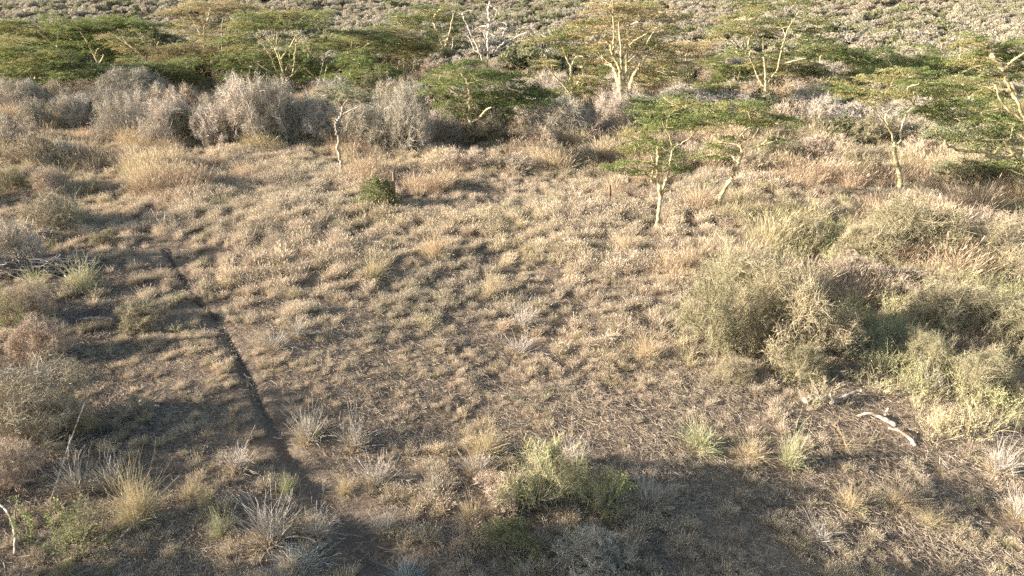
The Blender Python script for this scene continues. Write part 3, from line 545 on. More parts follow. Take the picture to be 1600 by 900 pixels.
tree('fever_tree', (697, 98), [P_((935, 570), (900, 430), (860, 300), (825, 230), (835, 130), (880, 90)), P_((925, 540), (925, 420), (960, 320), (1000, 120)), P_((900, 430), (960, 330)), P_((935, 560), (980, 470), (1000, 340)), P_((860, 300), (760, 260), (640, 250))],
     D_((830, 60, 140), (980, 50, 140), (700, 60, 110), (740, 140, 130), (560, 170, 120), (480, 190, 100), (660, 230, 130), (920, 150, 130), (1060, 180, 100), (980, 270, 120), (800, 250, 110), (560, 260, 110), (1080, 290, 90), (850, 380, 100), (450, 240, 80), (1080, 380, 80), (1150, 120, 90)),
     33, 'fever tree with mottled trunk and pale green crown left of the dead tree', 'tree', r0=.2, ls=.16, dens=1.1, leaf='ac_green', leaf2='ac_olive')
tree('acacia', (634, 146), [P_((558, 850), (555, 760), (545, 680), (540, 540)), P_((545, 840), (500, 740), (460, 650), (410, 570)), P_((560, 830), (600, 770), (625, 640), (640, 560)), P_((555, 790), (600, 760), (640, 730)), P_((470, 670), (490, 620), (500, 560))],
     D_((180, 290, 120), (330, 300, 130), (480, 330, 140), (620, 340, 130), (720, 360, 110), (260, 360, 120), (400, 400, 140), (560, 430, 140), (680, 450, 110), (330, 480, 120), (480, 520, 120), (620, 560, 100), (740, 420, 70), (100, 310, 80), (420, 590, 90), (560, 370, 110), (720, 520, 80)),
     34, 'rounded brownish acacia with a dark fine crown and thin orange stems', 'tree', bark='bark_yellow', r0=.14, ls=.13, dens=1.25, leaf='ac_brown', leaf2='ac_dark')
P_, D_ = cr(270, 0, 5.926)
tree('fever_tree', (446, 150), [P_((1045, 890), (1045, 840), (1045, 790)), P_((1030, 780), (1000, 740), (940, 690), (860, 640), (750, 565)), P_((1010, 750), (970, 680), (950, 630)), P_((1040, 760), (1020, 660), (960, 480), (930, 420), (860, 330), (780, 270)), P_((1030, 700), (1005, 560), (960, 430), (915, 290)), P_((925, 560), (890, 490), (830, 410), (745, 310)), P_((1060, 760), (1110, 680), (1125, 560), (1140, 400), (1150, 320)), P_((1065, 540), (1085, 430), (1140, 330)), P_((1035, 720), (1075, 560), (1080, 490)), P_((1000, 560), (960, 470), (970, 300)), P_((1140, 400), (1200, 330)), P_((1110, 680), (1200, 600), (1260, 560))],
     D_((650, 130, 120), (760, 160, 130), (900, 140, 140), (1040, 140, 140), (1180, 140, 140), (1310, 150, 110), (820, 220, 130), (960, 220, 130), (1120, 230, 140), (1280, 230, 110), (600, 230, 100), (680, 280, 110), (560, 330, 100), (1300, 320, 90), (620, 480, 120), (760, 500, 120), (520, 510, 90), (860, 560, 100), (680, 620, 100), (1250, 420, 90), (1180, 540, 90), (700, 350, 90), (1050, 330, 90), (900, 470, 80), (820, 640, 80)),
     41, 'many stemmed fever tree with fanned cream limbs and a flat green top', 'tree', r0=.24, ls=.14, dens=1.15, leaf='ac_green', leaf2='ac_olive')
tree('fever_tree', (348, 142), [P_((465, 840), (468, 760), (475, 600)), P_((465, 790), (430, 720), (390, 640), (350, 540)), P_((475, 640), (420, 480), (360, 440)), P_((475, 620), (455, 370), (458, 230), (472, 160)), P_((470, 700), (500, 560), (560, 480))],
     D_((200, 400, 130), (340, 400, 140), (480, 400, 130), (600, 420, 110), (260, 480, 120), (420, 500, 120), (560, 510, 100), (180, 510, 90), (330, 330, 120), (480, 270, 100), (640, 330, 80), (120, 440, 80), (440, 440, 110)),
     42, 'grey brown acacia with dark slender stems below the golden topped one', 'tree', bark='bark_grey', r0=.16, ls=.15, dens=1.15, leaf='ac_brown', leaf2='ac_olive')
tree('fever_tree', (322, 96), [P_((300, 570), (295, 400), (290, 240)), P_((295, 400), (210, 230), (165, 150), (125, 105)), P_((290, 250), (330, 160), (345, 70)), P_((295, 240), (260, 150))],
     D_((60, 60, 130), (200, 40, 130), (350, 30, 140), (500, 30, 140), (650, 50, 130), (100, 170, 110), (240, 190, 120), (400, 130, 120), (120, 290, 110), (300, 290, 110), (560, 90, 110), (40, 250, 90), (420, 250, 100), (770, 65, 90), (0, 100, 100)),
     43, 'golden brown topped fever tree furthest back at the upper left', 'tree', r0=.2, ls=.17, dens=.95, leaf='ac_gold', leaf2='ac_olive')
P_, D_ = cr(0, 0, 5.926)
tree('fever_tree', (34, 158), [P_((205, 930), (185, 830), (165, 740)), P_((165, 750), (140, 730), (105, 690), (60, 640)), P_((168, 740), (175, 680), (220, 640)), P_((170, 700), (260, 650), (350, 560))],
     D_((60, 440, 130), (200, 450, 140), (340, 480, 130), (460, 490, 120), (580, 510, 110), (90, 540, 120), (230, 540, 130), (380, 540, 110), (60, 620, 120), (200, 640, 110), (-60, 500, 120), (-80, 620, 120), (540, 470, 100)),
     51, 'fever tree with yellow forked trunk lowest in the dense stand of trees', 'tree', r0=.16, ls=.13, dens=1.4, leaf='ac_green', leaf2='ac_olive')
tree('fever_tree', (57, 142), [P_((330, 850), (330, 750), (340, 690)), P_((335, 700), (370, 660), (410, 640)), P_((335, 720), (320, 670), (290, 640))],
     D_((330, 560, 110), (450, 570, 110), (560, 590, 100), (240, 600, 90), (640, 540, 100), (480, 640, 90), (600, 650, 90), (400, 470, 110)), 52, 'dark crowned fever tree with a short stout yellow fork in the dense stand', 'tree', r0=.2, ls=.14, dens=1.5, leaf='ac_dark', leaf2='ac_green')
tree('fever_tree', (156, 122), [P_((930, 720), (915, 600), (880, 520), (850, 465)), P_((885, 530), (895, 470), (930, 440)), P_((915, 600), (950, 540), (960, 500)), P_((850, 465), (790, 360), (740, 290))],
     D_((700, 190, 140), (840, 180, 150), (980, 200, 150), (1120, 200, 140), (1260, 220, 130), (1370, 240, 90), (640, 260, 120), (780, 290, 130), (920, 300, 130), (620, 330, 110), (760, 370, 120), (560, 250, 110), (1060, 260, 130), (1200, 280, 110), (880, 380, 120), (500, 200, 100), (1330, 280, 90)),
     53, 'broad rich green fever tree at the top of the dense stand', 'tree', r0=.2, ls=.15, dens=1.4, leaf='ac_green', leaf2='ac_dark')
tree('fever_tree', (240, 125), [P_((1425, 740), (1418, 690), (1412, 630)), P_((1412, 640), (1300, 500), (1180, 400), (1110, 300)), P_((1414, 640), (1450, 450), (1470, 380)), P_((1300, 500), (1140, 380), (1000, 290)), P_((1418, 660), (1500, 600), (1540, 540))],
     D_((1050, 330, 110), (1180, 360, 130), (1320, 370, 130), (1250, 450, 130), (1100, 420, 110), (1380, 460, 110), (1200, 540, 110), (1330, 580, 110), (1260, 620, 90), (1430, 560, 90)), 54, 'tawny yellow fever tree standing out against darker green crowns', 'tree', r0=.17, ls=.14, dens=1.2, leaf='ac_olive', leaf2='ac_gold')
tree('fever_tree', (262, 118), [P_((1540, 700), (1530, 560), (1500, 420)), P_((1530, 560), (1450, 480), (1400, 400)), P_((1530, 500), (1600, 420))],
     D_((1480, 330, 110), (1580, 380, 100), (1500, 450, 110), (1600, 490, 110), (1660, 430, 80), (1420, 300, 90), (1540, 560, 100), (1620, 590, 80)), 55, 'very dark green acacia closing the dense stand on its right side', 'tree', bark='bark_grey', r0=.14, ls=.14, dens=1.6, leaf='ac_dark')
tree('fever_tree', (90, 118), [P_((530, 700), (535, 500), (540, 300)), P_((535, 450), (400, 330), (300, 260)), P_((535, 400), (640, 330))],
     D_((60, 210, 130), (180, 210, 130), (320, 240, 140), (440, 260, 130), (200, 300, 130), (360, 330, 130), (500, 340, 120), (60, 300, 120), (120, 370, 120), (560, 400, 110), (300, 390, 120), (440, 410, 120), (690, 460, 110), (-40, 260, 120), (600, 430, 100)),
     56, 'wide grey green fever tree at the far left of the dense stand', 'tree', r0=.2, ls=.15, dens=1.35, leaf='ac_green', leaf2='ac_olive')
tree('acacia', (112, 140), [P_((700, 800), (690, 700), (690, 600)), P_((690, 700), (600, 640))],
     D_((700, 600, 100), (820, 620, 90), (620, 680, 90), (760, 680, 90), (560, 740, 80), (900, 640, 80), (680, 740, 90)), 57, 'shaded low green acacia under the dense stand beside the rusty bush', 'tree', r0=.1, ls=.12, dens=1.3, leaf='ac_dark', leaf2='ac_green', bark='bark_grey')
P_, D_ = cr(480, 110, 3.9125)
tree('crooked_tree', (532, 276), [P_((210, 655), (205, 560), (190, 490), (190, 400), (172, 335), (190, 300), (215, 270), (215, 225), (190, 190), (140, 178)), P_((215, 235), (228, 200), (245, 185)), P_((215, 225), (195, 185), (210, 150)), P_((225, 275), (260, 245), (310, 225)), P_((190, 190), (110, 165), (60, 150)), P_((245, 185), (300, 175), (360, 180))],
     D_((200, 100, 75), (290, 115, 80), (120, 115, 70), (360, 140, 70), (250, 150, 80), (90, 150, 55), (170, 145, 70), (330, 175, 60), (390, 180, 45), (220, 180, 60)),
     61, 'small crooked brown trunked tree with thin flat grey green top in the clearing', 'tree', bark='bark_grey', r0=.085, ls=.09, dens=.55, leaf='ac_grey', deep=.6, twigs=14)
tree('dead_pole_tree', (498, 150), [[(498, 150), (499, 128), (503, 105), (510, 82)], [(509, 86), (514, 80), (520, 79)]], [(514, 80, 6), (508, 84, 5)], 62, 'single slim white dead stem leaning above the grey shrubs', 'dead tree', bark='bark_pale', r0=.06, dead=2, twigs=3)
# more small acacias between and behind the named ones
SM = [((560, 128), 30, 60, 'ac_green', 'leafy green acacia half hidden left of the brownish round one'), ((596, 135), 24, 36, 'ac_green', 'small vivid green acacia in front of the brownish round one'),
      ((1127, 172), 26, 44, 'ac_olive', 'small thin stemmed acacia right of the golden crowned tree'), ((1088, 178), 30, 34, 'ac_green', 'small grey green acacia behind the forked slim fever tree'),
      ((1345, 120), 50, 40, 'ac_dark', 'dark green flat acacia behind the broad umbrella crown'), ((1440, 118), 44, 30, 'ac_green', 'green acacia just behind the broad umbrella crown on its right'),
      ((1310, 175), 36, 44, 'ac_brown', 'sparse brown acacia in the hollow left of the yellow trunked tree'), ((840, 150), 30, 34, 'ac_olive', 'small olive acacia right of the bright green umbrella'),
      ((480, 118), 30, 50, 'ac_green', 'dark green acacia behind the slim white dead stem'), ((1160, 190), 22, 34, 'ac_grey', 'grey green young acacia behind the leaning fever tree'),
      ((300, 140), 60, 66, 'ac_brown', 'brownish acacia crown filling the gap behind the pale dome shrub'), ((545, 108), 52, 56, 'ac_olive', 'olive acacia behind the dark one by the slim white stem'), ((1068, 128), 50, 66, 'ac_gold', 'golden acacia standing just right of the tallest crown'),
      ((585, 100), 44, 50, 'ac_green', 'green acacia behind the brownish round one'), ((660, 110), 44, 44, 'ac_olive', 'olive acacia below the mottled trunk tree'), ((1240, 150), 40, 56, 'ac_olive', 'olive acacia right behind the tall open tree trunk'), ((1475, 150), 56, 56, 'ac_green', 'green acacia between the broad umbrella and the right edge tree'),
      ((1540, 175), 50, 50, 'ac_grey', 'greyish acacia filling in below the leaning right edge trunk'), ((400, 125), 46, 46, 'ac_green', 'green acacia low between the grey brown and the fanned ones'), ((205, 118), 56, 56, 'ac_dark', 'dark green acacia in the middle of the dense stand'), ((20, 128), 50, 60, 'ac_olive', 'yellowish acacia at the far left edge of the dense stand'), ((130, 108), 60, 60, 'ac_green', 'even green acacia behind the middle of the dense stand'),
      ((60, 158), 44, 44, 'ac_green', 'low green acacia at the foot of the yellow forked one'), ((180, 150), 50, 50, 'ac_dark', 'low dark acacia just behind the pale dome shrub'), ((250, 148), 44, 50, 'ac_green', 'low green acacia right of the low dark one'), ((385, 150), 44, 48, 'ac_dark', 'low dark green acacia behind the widest grey dome'), ((505, 150), 46, 60, 'ac_green', 'leafy acacia around the slim white dead stem'), ((570, 160), 46, 60, 'ac_green', 'bright leafy acacia behind the crooked tree crown'),
      ((690, 160), 40, 44, 'ac_olive', 'yellowish low acacia left of the bright umbrella trunk'), ((1000, 150), 44, 50, 'ac_green', 'green acacia filling the foot of the golden crown'), ((1150, 150), 44, 48, 'ac_green', 'green acacia left of the tall open tree trunk'), ((1400, 150), 56, 50, 'ac_green', 'green acacia under the left of the broad umbrella'), ((1510, 215), 60, 60, 'ac_green', 'green acacia low between the umbrella and the right edge'), ((1580, 230), 60, 70, 'ac_olive', 'olive acacia low at the right edge'),
      ((1040, 205), 36, 60, 'ac_grey', 'silvery green acacia directly behind the slim forked fever tree')]
for i, (b, hw, hh, lf, lab) in enumerate(SM):
    r = random.Random(900 + i); bx, by = b
    limbs = [[(bx, by), (bx + r.uniform(-3, 3), by - hh * .35)]] + [[(bx, by - hh * .3), (bx + s * hw * .35, by - hh * .55), (bx + s * hw * r.uniform(.5, .8), by - hh * .8)] for s in (-1, 1, .2)]
    pads = [(bx + r.uniform(-1, 1) * hw, by - hh * r.uniform(.5, 1.0), hw * r.uniform(.30, .48)) for _ in range(13)]
    tree('acacia', b, limbs, pads, 930 + i, lab, 'tree', r0=.09, ls=.13, dens=1.2, leaf=lf)

# trees outside the picture to the left, whose shade falls over the near ground
def world_tree(x, y, h, rw, seed, label, leaf='ac_green', dens=1.2, n=26, lo=.25):
    rng = np.random.RandomState(seed); O = np.array([x, y, float(height(x, y))]); tr = Acc(); crn = Acc()
    P = smooth_poly([(0, 0, -.2), (.1, 0, h * .15), (0, .1, h * .3)], 10); tubes(tr, P[None], np.linspace(.2, .13, 10)[None], [.5], 8); nd = [P[-1]]; rd = [.12]
    pads = sorted([np.array([rng.uniform(-1, 1) * rw, rng.uniform(-1, 1) * rw, h * rng.uniform(lo, 1)]) for _ in range(n)], key=lambda p: p[2])
    for C in pads:
        d = np.linalg.norm(np.array(nd) - C, axis=1); j = int(np.argmin(d)); A = nd[j]; t = np.linspace(0, 1, 8)[:, None]; v = C - A
        c2 = A + v * np.array([.45, .45, .2]); Q = (1 - t) ** 2 * A + 2 * t * (1 - t) * c2 + t * t * C; tubes(tr, Q[None], np.linspace(rd[j] * .7, rd[j] * .35, 8)[None], [.5], 5); nd += list(Q[3:]); rd += [max(.02, rd[j] * .5)] * 5
        R = rw * rng.uniform(.22, .38); m = int(900 * dens * R * R); az = rng.uniform(0, 2 * PI, m); r_ = R * np.sqrt(rng.rand(m))
        leaves(crn, C + np.stack([np.cos(az) * r_, np.sin(az) * r_, rng.normal(size=m) * .14 * R], -1), .13 * rng.uniform(.6, 1.2, m), rng.rand(m), rng, .45, .3)
    o = bpy.data.objects.new('fever_tree', None); COL.objects.link(o); o.location = O; tag(o, label, 'tree')
    link('trunk', tr.mesh('side_trunk', M['bark_yellow'], True)).parent = o; link('crown', crn.mesh('side_crown', M[leaf])).parent = o
world_tree(-17.5, 4.5, 6.4, 2.5, 701, 'fever tree beside the camera just outside the lower left corner', n=60, lo=.15)
world_tree(-13.8, 3.9, 4.4, 2.2, 702, 'low fever tree next to the lower left corner', n=46, lo=.1)
world_tree(-23, 2.9, 7.6, 2.9, 703, 'taller fever tree further out beyond the lower left corner', n=60, lo=.2)

# ------------------------------------------------------------------ bushes
GB = [bush_mesh('grey_bush_%d' % i, 500 + i, M['twig'], 1.05, 1.0, 18, 8, 8, 8, .010 + .001 * (i % 3), spread=.55) for i in range(6)]
GBG = [bush_mesh('big_grey_bush_%d' % i, 510 + i, M['twig'], 1.05, 1.0, 26, 9, 9, 8, .0062, spread=.55) for i in range(3)]
GBr = [bush_mesh('brown_bush_%d' % i, 520 + i, M['twig_brown'], 1.1, .95, 18, 7, 8, 7, .010, spread=.55) for i in range(3)]
GBo = [bush_mesh('olive_bush_%d' % i, 530 + i, M['twig_green'], 1.0, 1.0, 20, 6, 6, 6, .011, leaf=.035, leafmat=M['leaf_grey'], nleaf=5000, spread=.5) for i in range(4)]
GBs = [bush_mesh('sage_bush_%d' % i, 540 + i, M['twig_green'], 1.0, .95, 26, 7, 7, 7, .0052, leaf=.018, leafmat=M['leaf_sage'], nleaf=16000, spread=.5) for i in range(4)]
GBd = [bush_mesh('green_bush_%d' % i, 550 + i, M['twig_brown'], 1.0, 1.0, 14, 6, 6, 4, .009, leaf=.055, leafmat=M['leaf_dark'], nleaf=7000, spread=.55) for i in range(3)]
GBm = [bush_mesh('fresh_bush_%d' % i, 560 + i, M['twig_green'], 1.0, 1.0, 14, 6, 6, 4, .009, leaf=.05, leafmat=M['leaf_mid'], nleaf=6000, spread=.55) for i in range(3)]
GBb = [bush_mesh('bright_bush_%d' % i, 570 + i, M['twig_green'], 1.0, 1.0, 12, 5, 5, 4, .008, leaf=.035, leafmat=M['leaf_bright'], nleaf=2600, spread=.5) for i in range(2)]
GBw = [bush_mesh('weed_bush_%d' % i, 585 + i, M['twig_green'], .9, 1.0, 12, 5, 5, 4, .008, leaf=.05, leafmat=M['leaf_mid'], nleaf=1100, spread=.5) for i in range(2)]
GBf = [bush_mesh('rusty_bush', 580, M['twig_red'], 1.0, .9, 16, 6, 6, 5, .012, spread=.5)]
GBN = [bush_mesh('tangled_bush_%d' % i, 590 + i, M['twig_brown'], 1.1, 1.0, 26, 9, 8, 8, .006, spread=.7) for i in range(2)]
GBW = [bush_mesh('loose_bush', 588, M['grass_straw'], 1.0, 1.0, 16, 6, 6, 5, .007, leaf=.035, leafmat=M['leaf_bright'], nleaf=2800, spread=.5)]
KIND = {'W': ('green_shrub', GBW, ('stems', 'foliage')), 'G': ('grey_shrub', GBG, None), 'N': ('tangled_shrub', GBN, None), 'g': ('grey_shrub', GB, None), 'n': ('brown_shrub', GBr, None), 'o': ('olive_shrub', GBo, ('stems', 'foliage')), 's': ('sage_shrub', GBs, ('stems', 'foliage')),
        'd': ('evergreen_shrub', GBd, ('stems', 'foliage')), 'm': ('green_shrub', GBm, ('stems', 'foliage')), 'b': ('green_shrub', GBb, ('stems', 'foliage')), 'w': ('leafy_weeds', GBw, ('stems', 'foliage')), 'r': ('rusty_shrub', GBf, None)}
brng = random.Random(3)
def bush(kind, bx, by, hw, hh, label, group=None, sy=1.0, cat='shrub'):
    """foot px, half width px, height px"""
    g = G(bx, by); k = scale_at(g)
    if kind == 'g' and hw * k > 1.5: kind = 'G'
    nm, ms, parts = KIND[kind]
    return place(nm, brng.choice(ms), parts, (g.x, g.y + hw * k * .25, g.z), hw * k * 1.12, hh * k * 1.12, brng.uniform(0, 6.28), label, cat, group, sy=hw * k * sy)
B = [ # grey thicket band, left to right
 ('g', 35, 180, 42, 52, 'grey leafless shrub at the left end of the thicket below the forked yellow trunk'),
 ('g', 110, 200, 36, 48, 'rounded grey shrub below the rusty red bush'),
 ('r', 125, 160, 16, 26, 'small rusty red bush at the foot of the dense green stand'),
 ('G', 208, 162, 52, 52, 'pale dome shaped leafless shrub right of the rusty red bush'),
 ('g', 190, 222, 44, 64, 'grey twiggy shrub with pale stems in front of the pale dome'),
 ('g', 265, 228, 48, 70, 'broad grey brown shrub left of the largest thicket shrub'),
 ('o', 300, 226, 34, 54, 'yellowish twiggy shrub against the broad grey brown one'),
 ('g', 335, 232, 30, 60, 'thin stemmed grey shrub with a white trunk at the clearing edge'),
 ('G', 380, 226, 50, 88, 'left half of the widest grey dome under the fanned fever tree'), ('G', 432, 228, 52, 98, 'right and taller half of the widest grey dome under the fanned fever tree'),
 ('g', 375, 190, 44, 62, 'pale grey shrub behind the largest one'),
 ('o', 380, 226, 40, 60, 'olive tinted shrub in front of the largest grey one'),
 ('g', 470, 222, 42, 66, 'dark grey shrub between the largest one and the crooked tree'),
 ('g', 500, 226, 36, 60, 'loose grey shrub just left of the crooked tree'),
 ('g', 560, 232, 44, 66, 'grey shrub just right of the crooked tree'),
 ('G', 628, 238, 50, 92, 'tall rounded pinkish grey shrub standing on its own near the middle'),
 ('o', 622, 180, 40, 50, 'yellow green topped shrub behind the tall pinkish one'),
 ('g', 690, 222, 32, 50, 'low pinkish shrub left of the bright green acacia trunk'),
 ('o', 760, 226, 44, 48, 'olive scrub around the foot of the bright green acacia'),
 ('g', 870, 222, 46, 64, 'pinkish grey shrub right of the bright green acacia'),
 ('n', 930, 222, 38, 48, 'brownish twiggy shrub left of the tallest fever tree trunk'),
 ('g', 905, 215, 34, 44, 'dull grey shrub in front of the thin young acacia'),
 ('n', 830, 236, 40, 40, 'dark brown low scrub at the edge of the tall grass'),
 ('d', 745, 205, 44, 42, 'dark green undergrowth below the bright green acacia crown'),
 ('d', 545, 190, 34, 56, 'dark evergreen shrub behind the crooked tree'), ('m', 590, 165, 30, 50, 'fresh green shrub right of the crooked tree crown'),
 ('m', 675, 180, 28, 44, 'yellow green shrub between the tall pinkish shrub and the acacia'),
 ('d', 150, 135, 30, 34, 'dark rounded evergreen under the dense stand'), ('d', 320, 142, 44, 44, 'dark evergreen mass behind the pale dome shrub'),
 ('m', 275, 142, 24, 34, 'yellowish green bush just above the pale dome shrub'), ('d', 515, 145, 26, 44, 'dark bush at the foot of the slim white dead stem'),
 ('m', 95, 170, 26, 30, 'green bush left of the rusty red one'), ('n', 140, 178, 26, 24, 'dark brown low bush right below the rusty red one'),
 ('d', 1075, 140, 22, 36, 'dark evergreen bush right of the golden crown'), ('m', 1095, 165, 24, 36, 'fresh green upright bush between the two pale trunked trees'),
 ('d', 1140, 178, 36, 32, 'dark green low bush behind the leaning fever tree'),
 ('m', 800, 100, 16, 24, 'first round yellow green bush right of the dead tree'), ('m', 826, 112, 18, 26, 'second and larger yellow green bush right of the dead tree'),
 ('d', 850, 84, 18, 16, 'dark bush behind the yellow green pair'),
 ('m', 1322, 222, 26, 38, 'vivid leafy green shrub left of the yellow trunked tree'), ('d', 1292, 212, 22, 26, 'dark shaded green shrub in the hollow beside the vivid one'),
 ('o', 1360, 232, 40, 46, 'pale green scrub under the drooping grey twigs'),
 ('n', 1240, 215, 46, 56, 'brown scrub mound behind the leaning trunk'), ('o', 1215, 262, 42, 50, 'grey olive scrub mound right of the leaning trunk'), ('n', 1180, 280, 34, 40, 'brownish scrub touching the leaning trunk'),
 ('n', 1290, 258, 44, 48, 'tan scrub mound below the vivid green shrub'), ('o', 1340, 282, 46, 46, 'greyish scrub left of the yellow trunk foot'),
 ('n', 1445, 262, 40, 46, 'tan scrub right behind the yellow trunk'), ('o', 1500, 292, 44, 46, 'olive scrub below the long low limb'), ('n', 1555, 286, 40, 50, 'dark brown scrub near the right edge trunk'),
 ('n', 1130, 262, 36, 40, 'brown scrub between the two near fever trees'), ('n', 1075, 258, 30, 34, 'pinkish brown scrub behind the slim forked tree'), ('d', 1190, 235, 40, 30, 'dark grey green low scrub shaded by the wide flat crown'),
 ('o', 985, 262, 40, 44, 'olive scrub left of the slim forked tree'), ('n', 900, 262, 44, 34, 'low brown scrub in the tall grass belt'), ('n', 720, 268, 46, 32, 'tan low scrub in the middle of the tall grass belt'), ('n', 800, 272, 42, 30, 'darker low scrub in the tall grass belt'),
 # right hand bushes
 ('s', 1125, 552, 76, 150, 'pale sage bush on the left of the big bush clump'),
 ('s', 1228, 556, 98, 150, 'largest grey green bush, domed, in the middle of the right side'),
 ('s', 1165, 478, 72, 88, 'sage bush behind the largest grey green one'),
 ('b', 1335, 520, 34, 62, 'bright lime green bush beside the largest grey green one'),
 ('o', 1300, 560, 56, 80, 'dark hollow bush below the bright lime green one'),
 ('s', 1420, 416, 92, 104, 'green topped bush at the upper right of the clearing'),
 ('s', 1350, 416, 46, 70, 'pale sage bush on the left flank of the green topped one'),
 ('n', 1500, 400, 44, 50, 'dark shaded bush right of the green topped one'),
 ('o', 1265, 385, 40, 48, 'small dark green patch bush above the largest bush'),
 ('n', 1330, 440, 54, 44, 'grey shaded twiggy mound behind the largest bush'), ('n', 1410, 470, 60, 44, 'dull grey mound below the green topped bush'),
 ('s', 1575, 436, 66, 90, 'seedy khaki bush at the right edge below the limb'),
 ('s', 1480, 524, 70, 84, 'seedy khaki bush right of the bright lime green one'), ('s', 1590, 548, 66, 86, 'seedy khaki bush cut by the right edge'),
 ('s', 1446, 585, 50, 70, 'seedy tan bush above the fallen pale logs'), ('s', 1535, 622, 66, 76, 'seedy tan bush low on the right edge'), ('s', 1250, 600, 40, 66, 'narrow seedy bush in front of the largest bush'),
 ('s', 1145, 600, 36, 40, 'low pale tuft bush at the front left of the big clump'), ('n', 1560, 372, 46, 40, 'dark brush at the right edge under the low limb'),
 # left hand bushes
 ('g', 8, 425, 52, 84, 'big pale straw coloured bush at the left edge'), ('N', 78, 362, 56, 56, 'dark twiggy bush beside the pale one on the left edge'),
 ('N', 78, 308, 40, 42, 'straw bush with a dark side above the dark twiggy one'), ('o', 140, 308, 20, 24, 'small olive bush first in the row of three on the left'), ('n', 205, 306, 26, 22, 'small brown bush last in the row of three on the left'),
 ('n', 258, 270, 16, 16, 'small dark round bush alone in the upper left grass'), ('n', 40, 265, 46, 54, 'grey brown bush at the upper left edge of the clearing'), ('g', 18, 232, 36, 46, 'grey bush high on the left edge'),
 ('g', 98, 262, 34, 40, 'yellow topped thin bush at the upper left of the clearing'), ('o', 15, 305, 30, 40, 'dull green bush on the left edge beside fallen poles'),
 ('b', 8, 520, 38, 70, 'yellow green bush on the left edge halfway down'), ('N', 62, 562, 46, 64, 'rounded brown bush below the yellow green one on the left edge'), ('N', 45, 500, 38, 54, 'grey tangled bush right of the yellow green one'),
 ('N', 45, 690, 96, 110, 'large tangled tan bush on the left edge'), ('N', 20, 760, 50, 70, 'lower tangled tan bush on the left edge'), ('o', 215, 515, 48, 36, 'low wide straw bush left of the rut'), ('n', 200, 660, 34, 34, 'low dark bush right of the large tangled one'),
 ('o', 392, 368, 18, 20, 'small yellow green bush near the head of the rut'), ('n', 465, 285, 20, 14, 'small low green brown bush left of the crooked tree'), ('o', 165, 385, 26, 24, 'small grey green bush left of the rut head'),
 # near bottom
 ('W', 850, 810, 90, 128, 'green and straw mixed bush in the middle of the bottom edge'), ('W', 925, 805, 62, 96, 'straw twigs growing through the bottom green bush'), ('n', 780, 800, 44, 60, 'tan twiggy bush left of the bottom green bush'),
 ('m', 800, 868, 60, 44, 'dark green low bush in front of the bottom green bush'),
 ('g', 935, 905, 66, 66, 'dense silvery grey twig bush at the bottom edge'), ('w', 110, 880, 70, 90, 'leafy green weed bush in the bottom left corner'),
]
r = random.Random(31)
for i in range(34):
    px = 10 + i * 29.5 + r.uniform(-14, 14); py = r.uniform(158, 212) if px > 90 else r.uniform(165, 240)
    B.append((r.choice('gggn'), px, py, r.uniform(26, 46), r.uniform(34, 58), None))
for b in B:
    if b[5] is None: zz_ = 'left of the rusty red bush' if b[1] < 120 else 'around the pale dome shrub' if b[1] < 270 else 'around the widest grey dome' if b[1] < 480 else 'beside the crooked tree' if b[1] < 590 else 'beside the tall pinkish shrub' if b[1] < 690 else 'around the bright green acacia' if b[1] < 840 else 'left of the tallest fever tree'; b = b[:5] + (('%s bare %s shrub %s, %s in the thicket band' % ('tall' if b[4] > 46 else 'low', {'g': 'grey', 'n': 'brown'}[b[0]], zz_, 'behind' if b[2] < 180 else 'in front')), {'g': 'grey shrubs filling the thicket band', 'n': 'brown shrubs filling the thicket band'}[b[0]])
    bush(*b)
# the thicket floor: shrubs nothing tells apart
r = random.Random(12); cnt = 0
for i in range(440):
    px, py = r.uniform(-60, 1660), 84 + 150 * r.random() ** .8
    if py > (132 if px < 1050 else 215 + (px - 1050) * .03): continue
    g = G(px, py)
    if g.y < 38: continue
    kd = r.choices('gnodm', [4, 3.2, 2.0, 1.2, .8])[0]; h = r.uniform(1.1, 2.3); nm, ms, parts = KIND[kd]
    wd = h * r.uniform(.9, 1.4)
    zone = ['at the foot of the dense tree stand', 'between the dense stand and the fanned fever tree', 'between the fanned tree and the bright umbrella acacia', 'behind the bright umbrella acacia', 'around the golden crowned tree', 'around the tall open fever tree', 'around the broad umbrella crown', 'below the right edge trees'][max(0, min(7, int(px / 200)))]
    col = {'g': 'grey leafless', 'n': 'brown twiggy', 'o': 'olive leaved', 'd': 'dark evergreen', 'm': 'fresh green'}[kd]
    lab = ('%s %s%s shrub %s, %s row' % ('large' if h > 1.8 else 'small' if h < 1.4 else 'middling', 'wide ' if wd > 1.2 * h else '', col, zone, 'back' if py < 115 else 'middle' if py < 150 else 'front'), {'g': 'grey', 'n': 'brown', 'o': 'olive', 'd': 'dark', 'm': 'green'}[kd] + ' shrubs in the woodland')
    place(nm, r.choice(ms), parts, g, wd, h, r.uniform(0, 6.28), lab[0], 'shrub', lab[1]); cnt += 1
print('thicket shrubs', cnt)

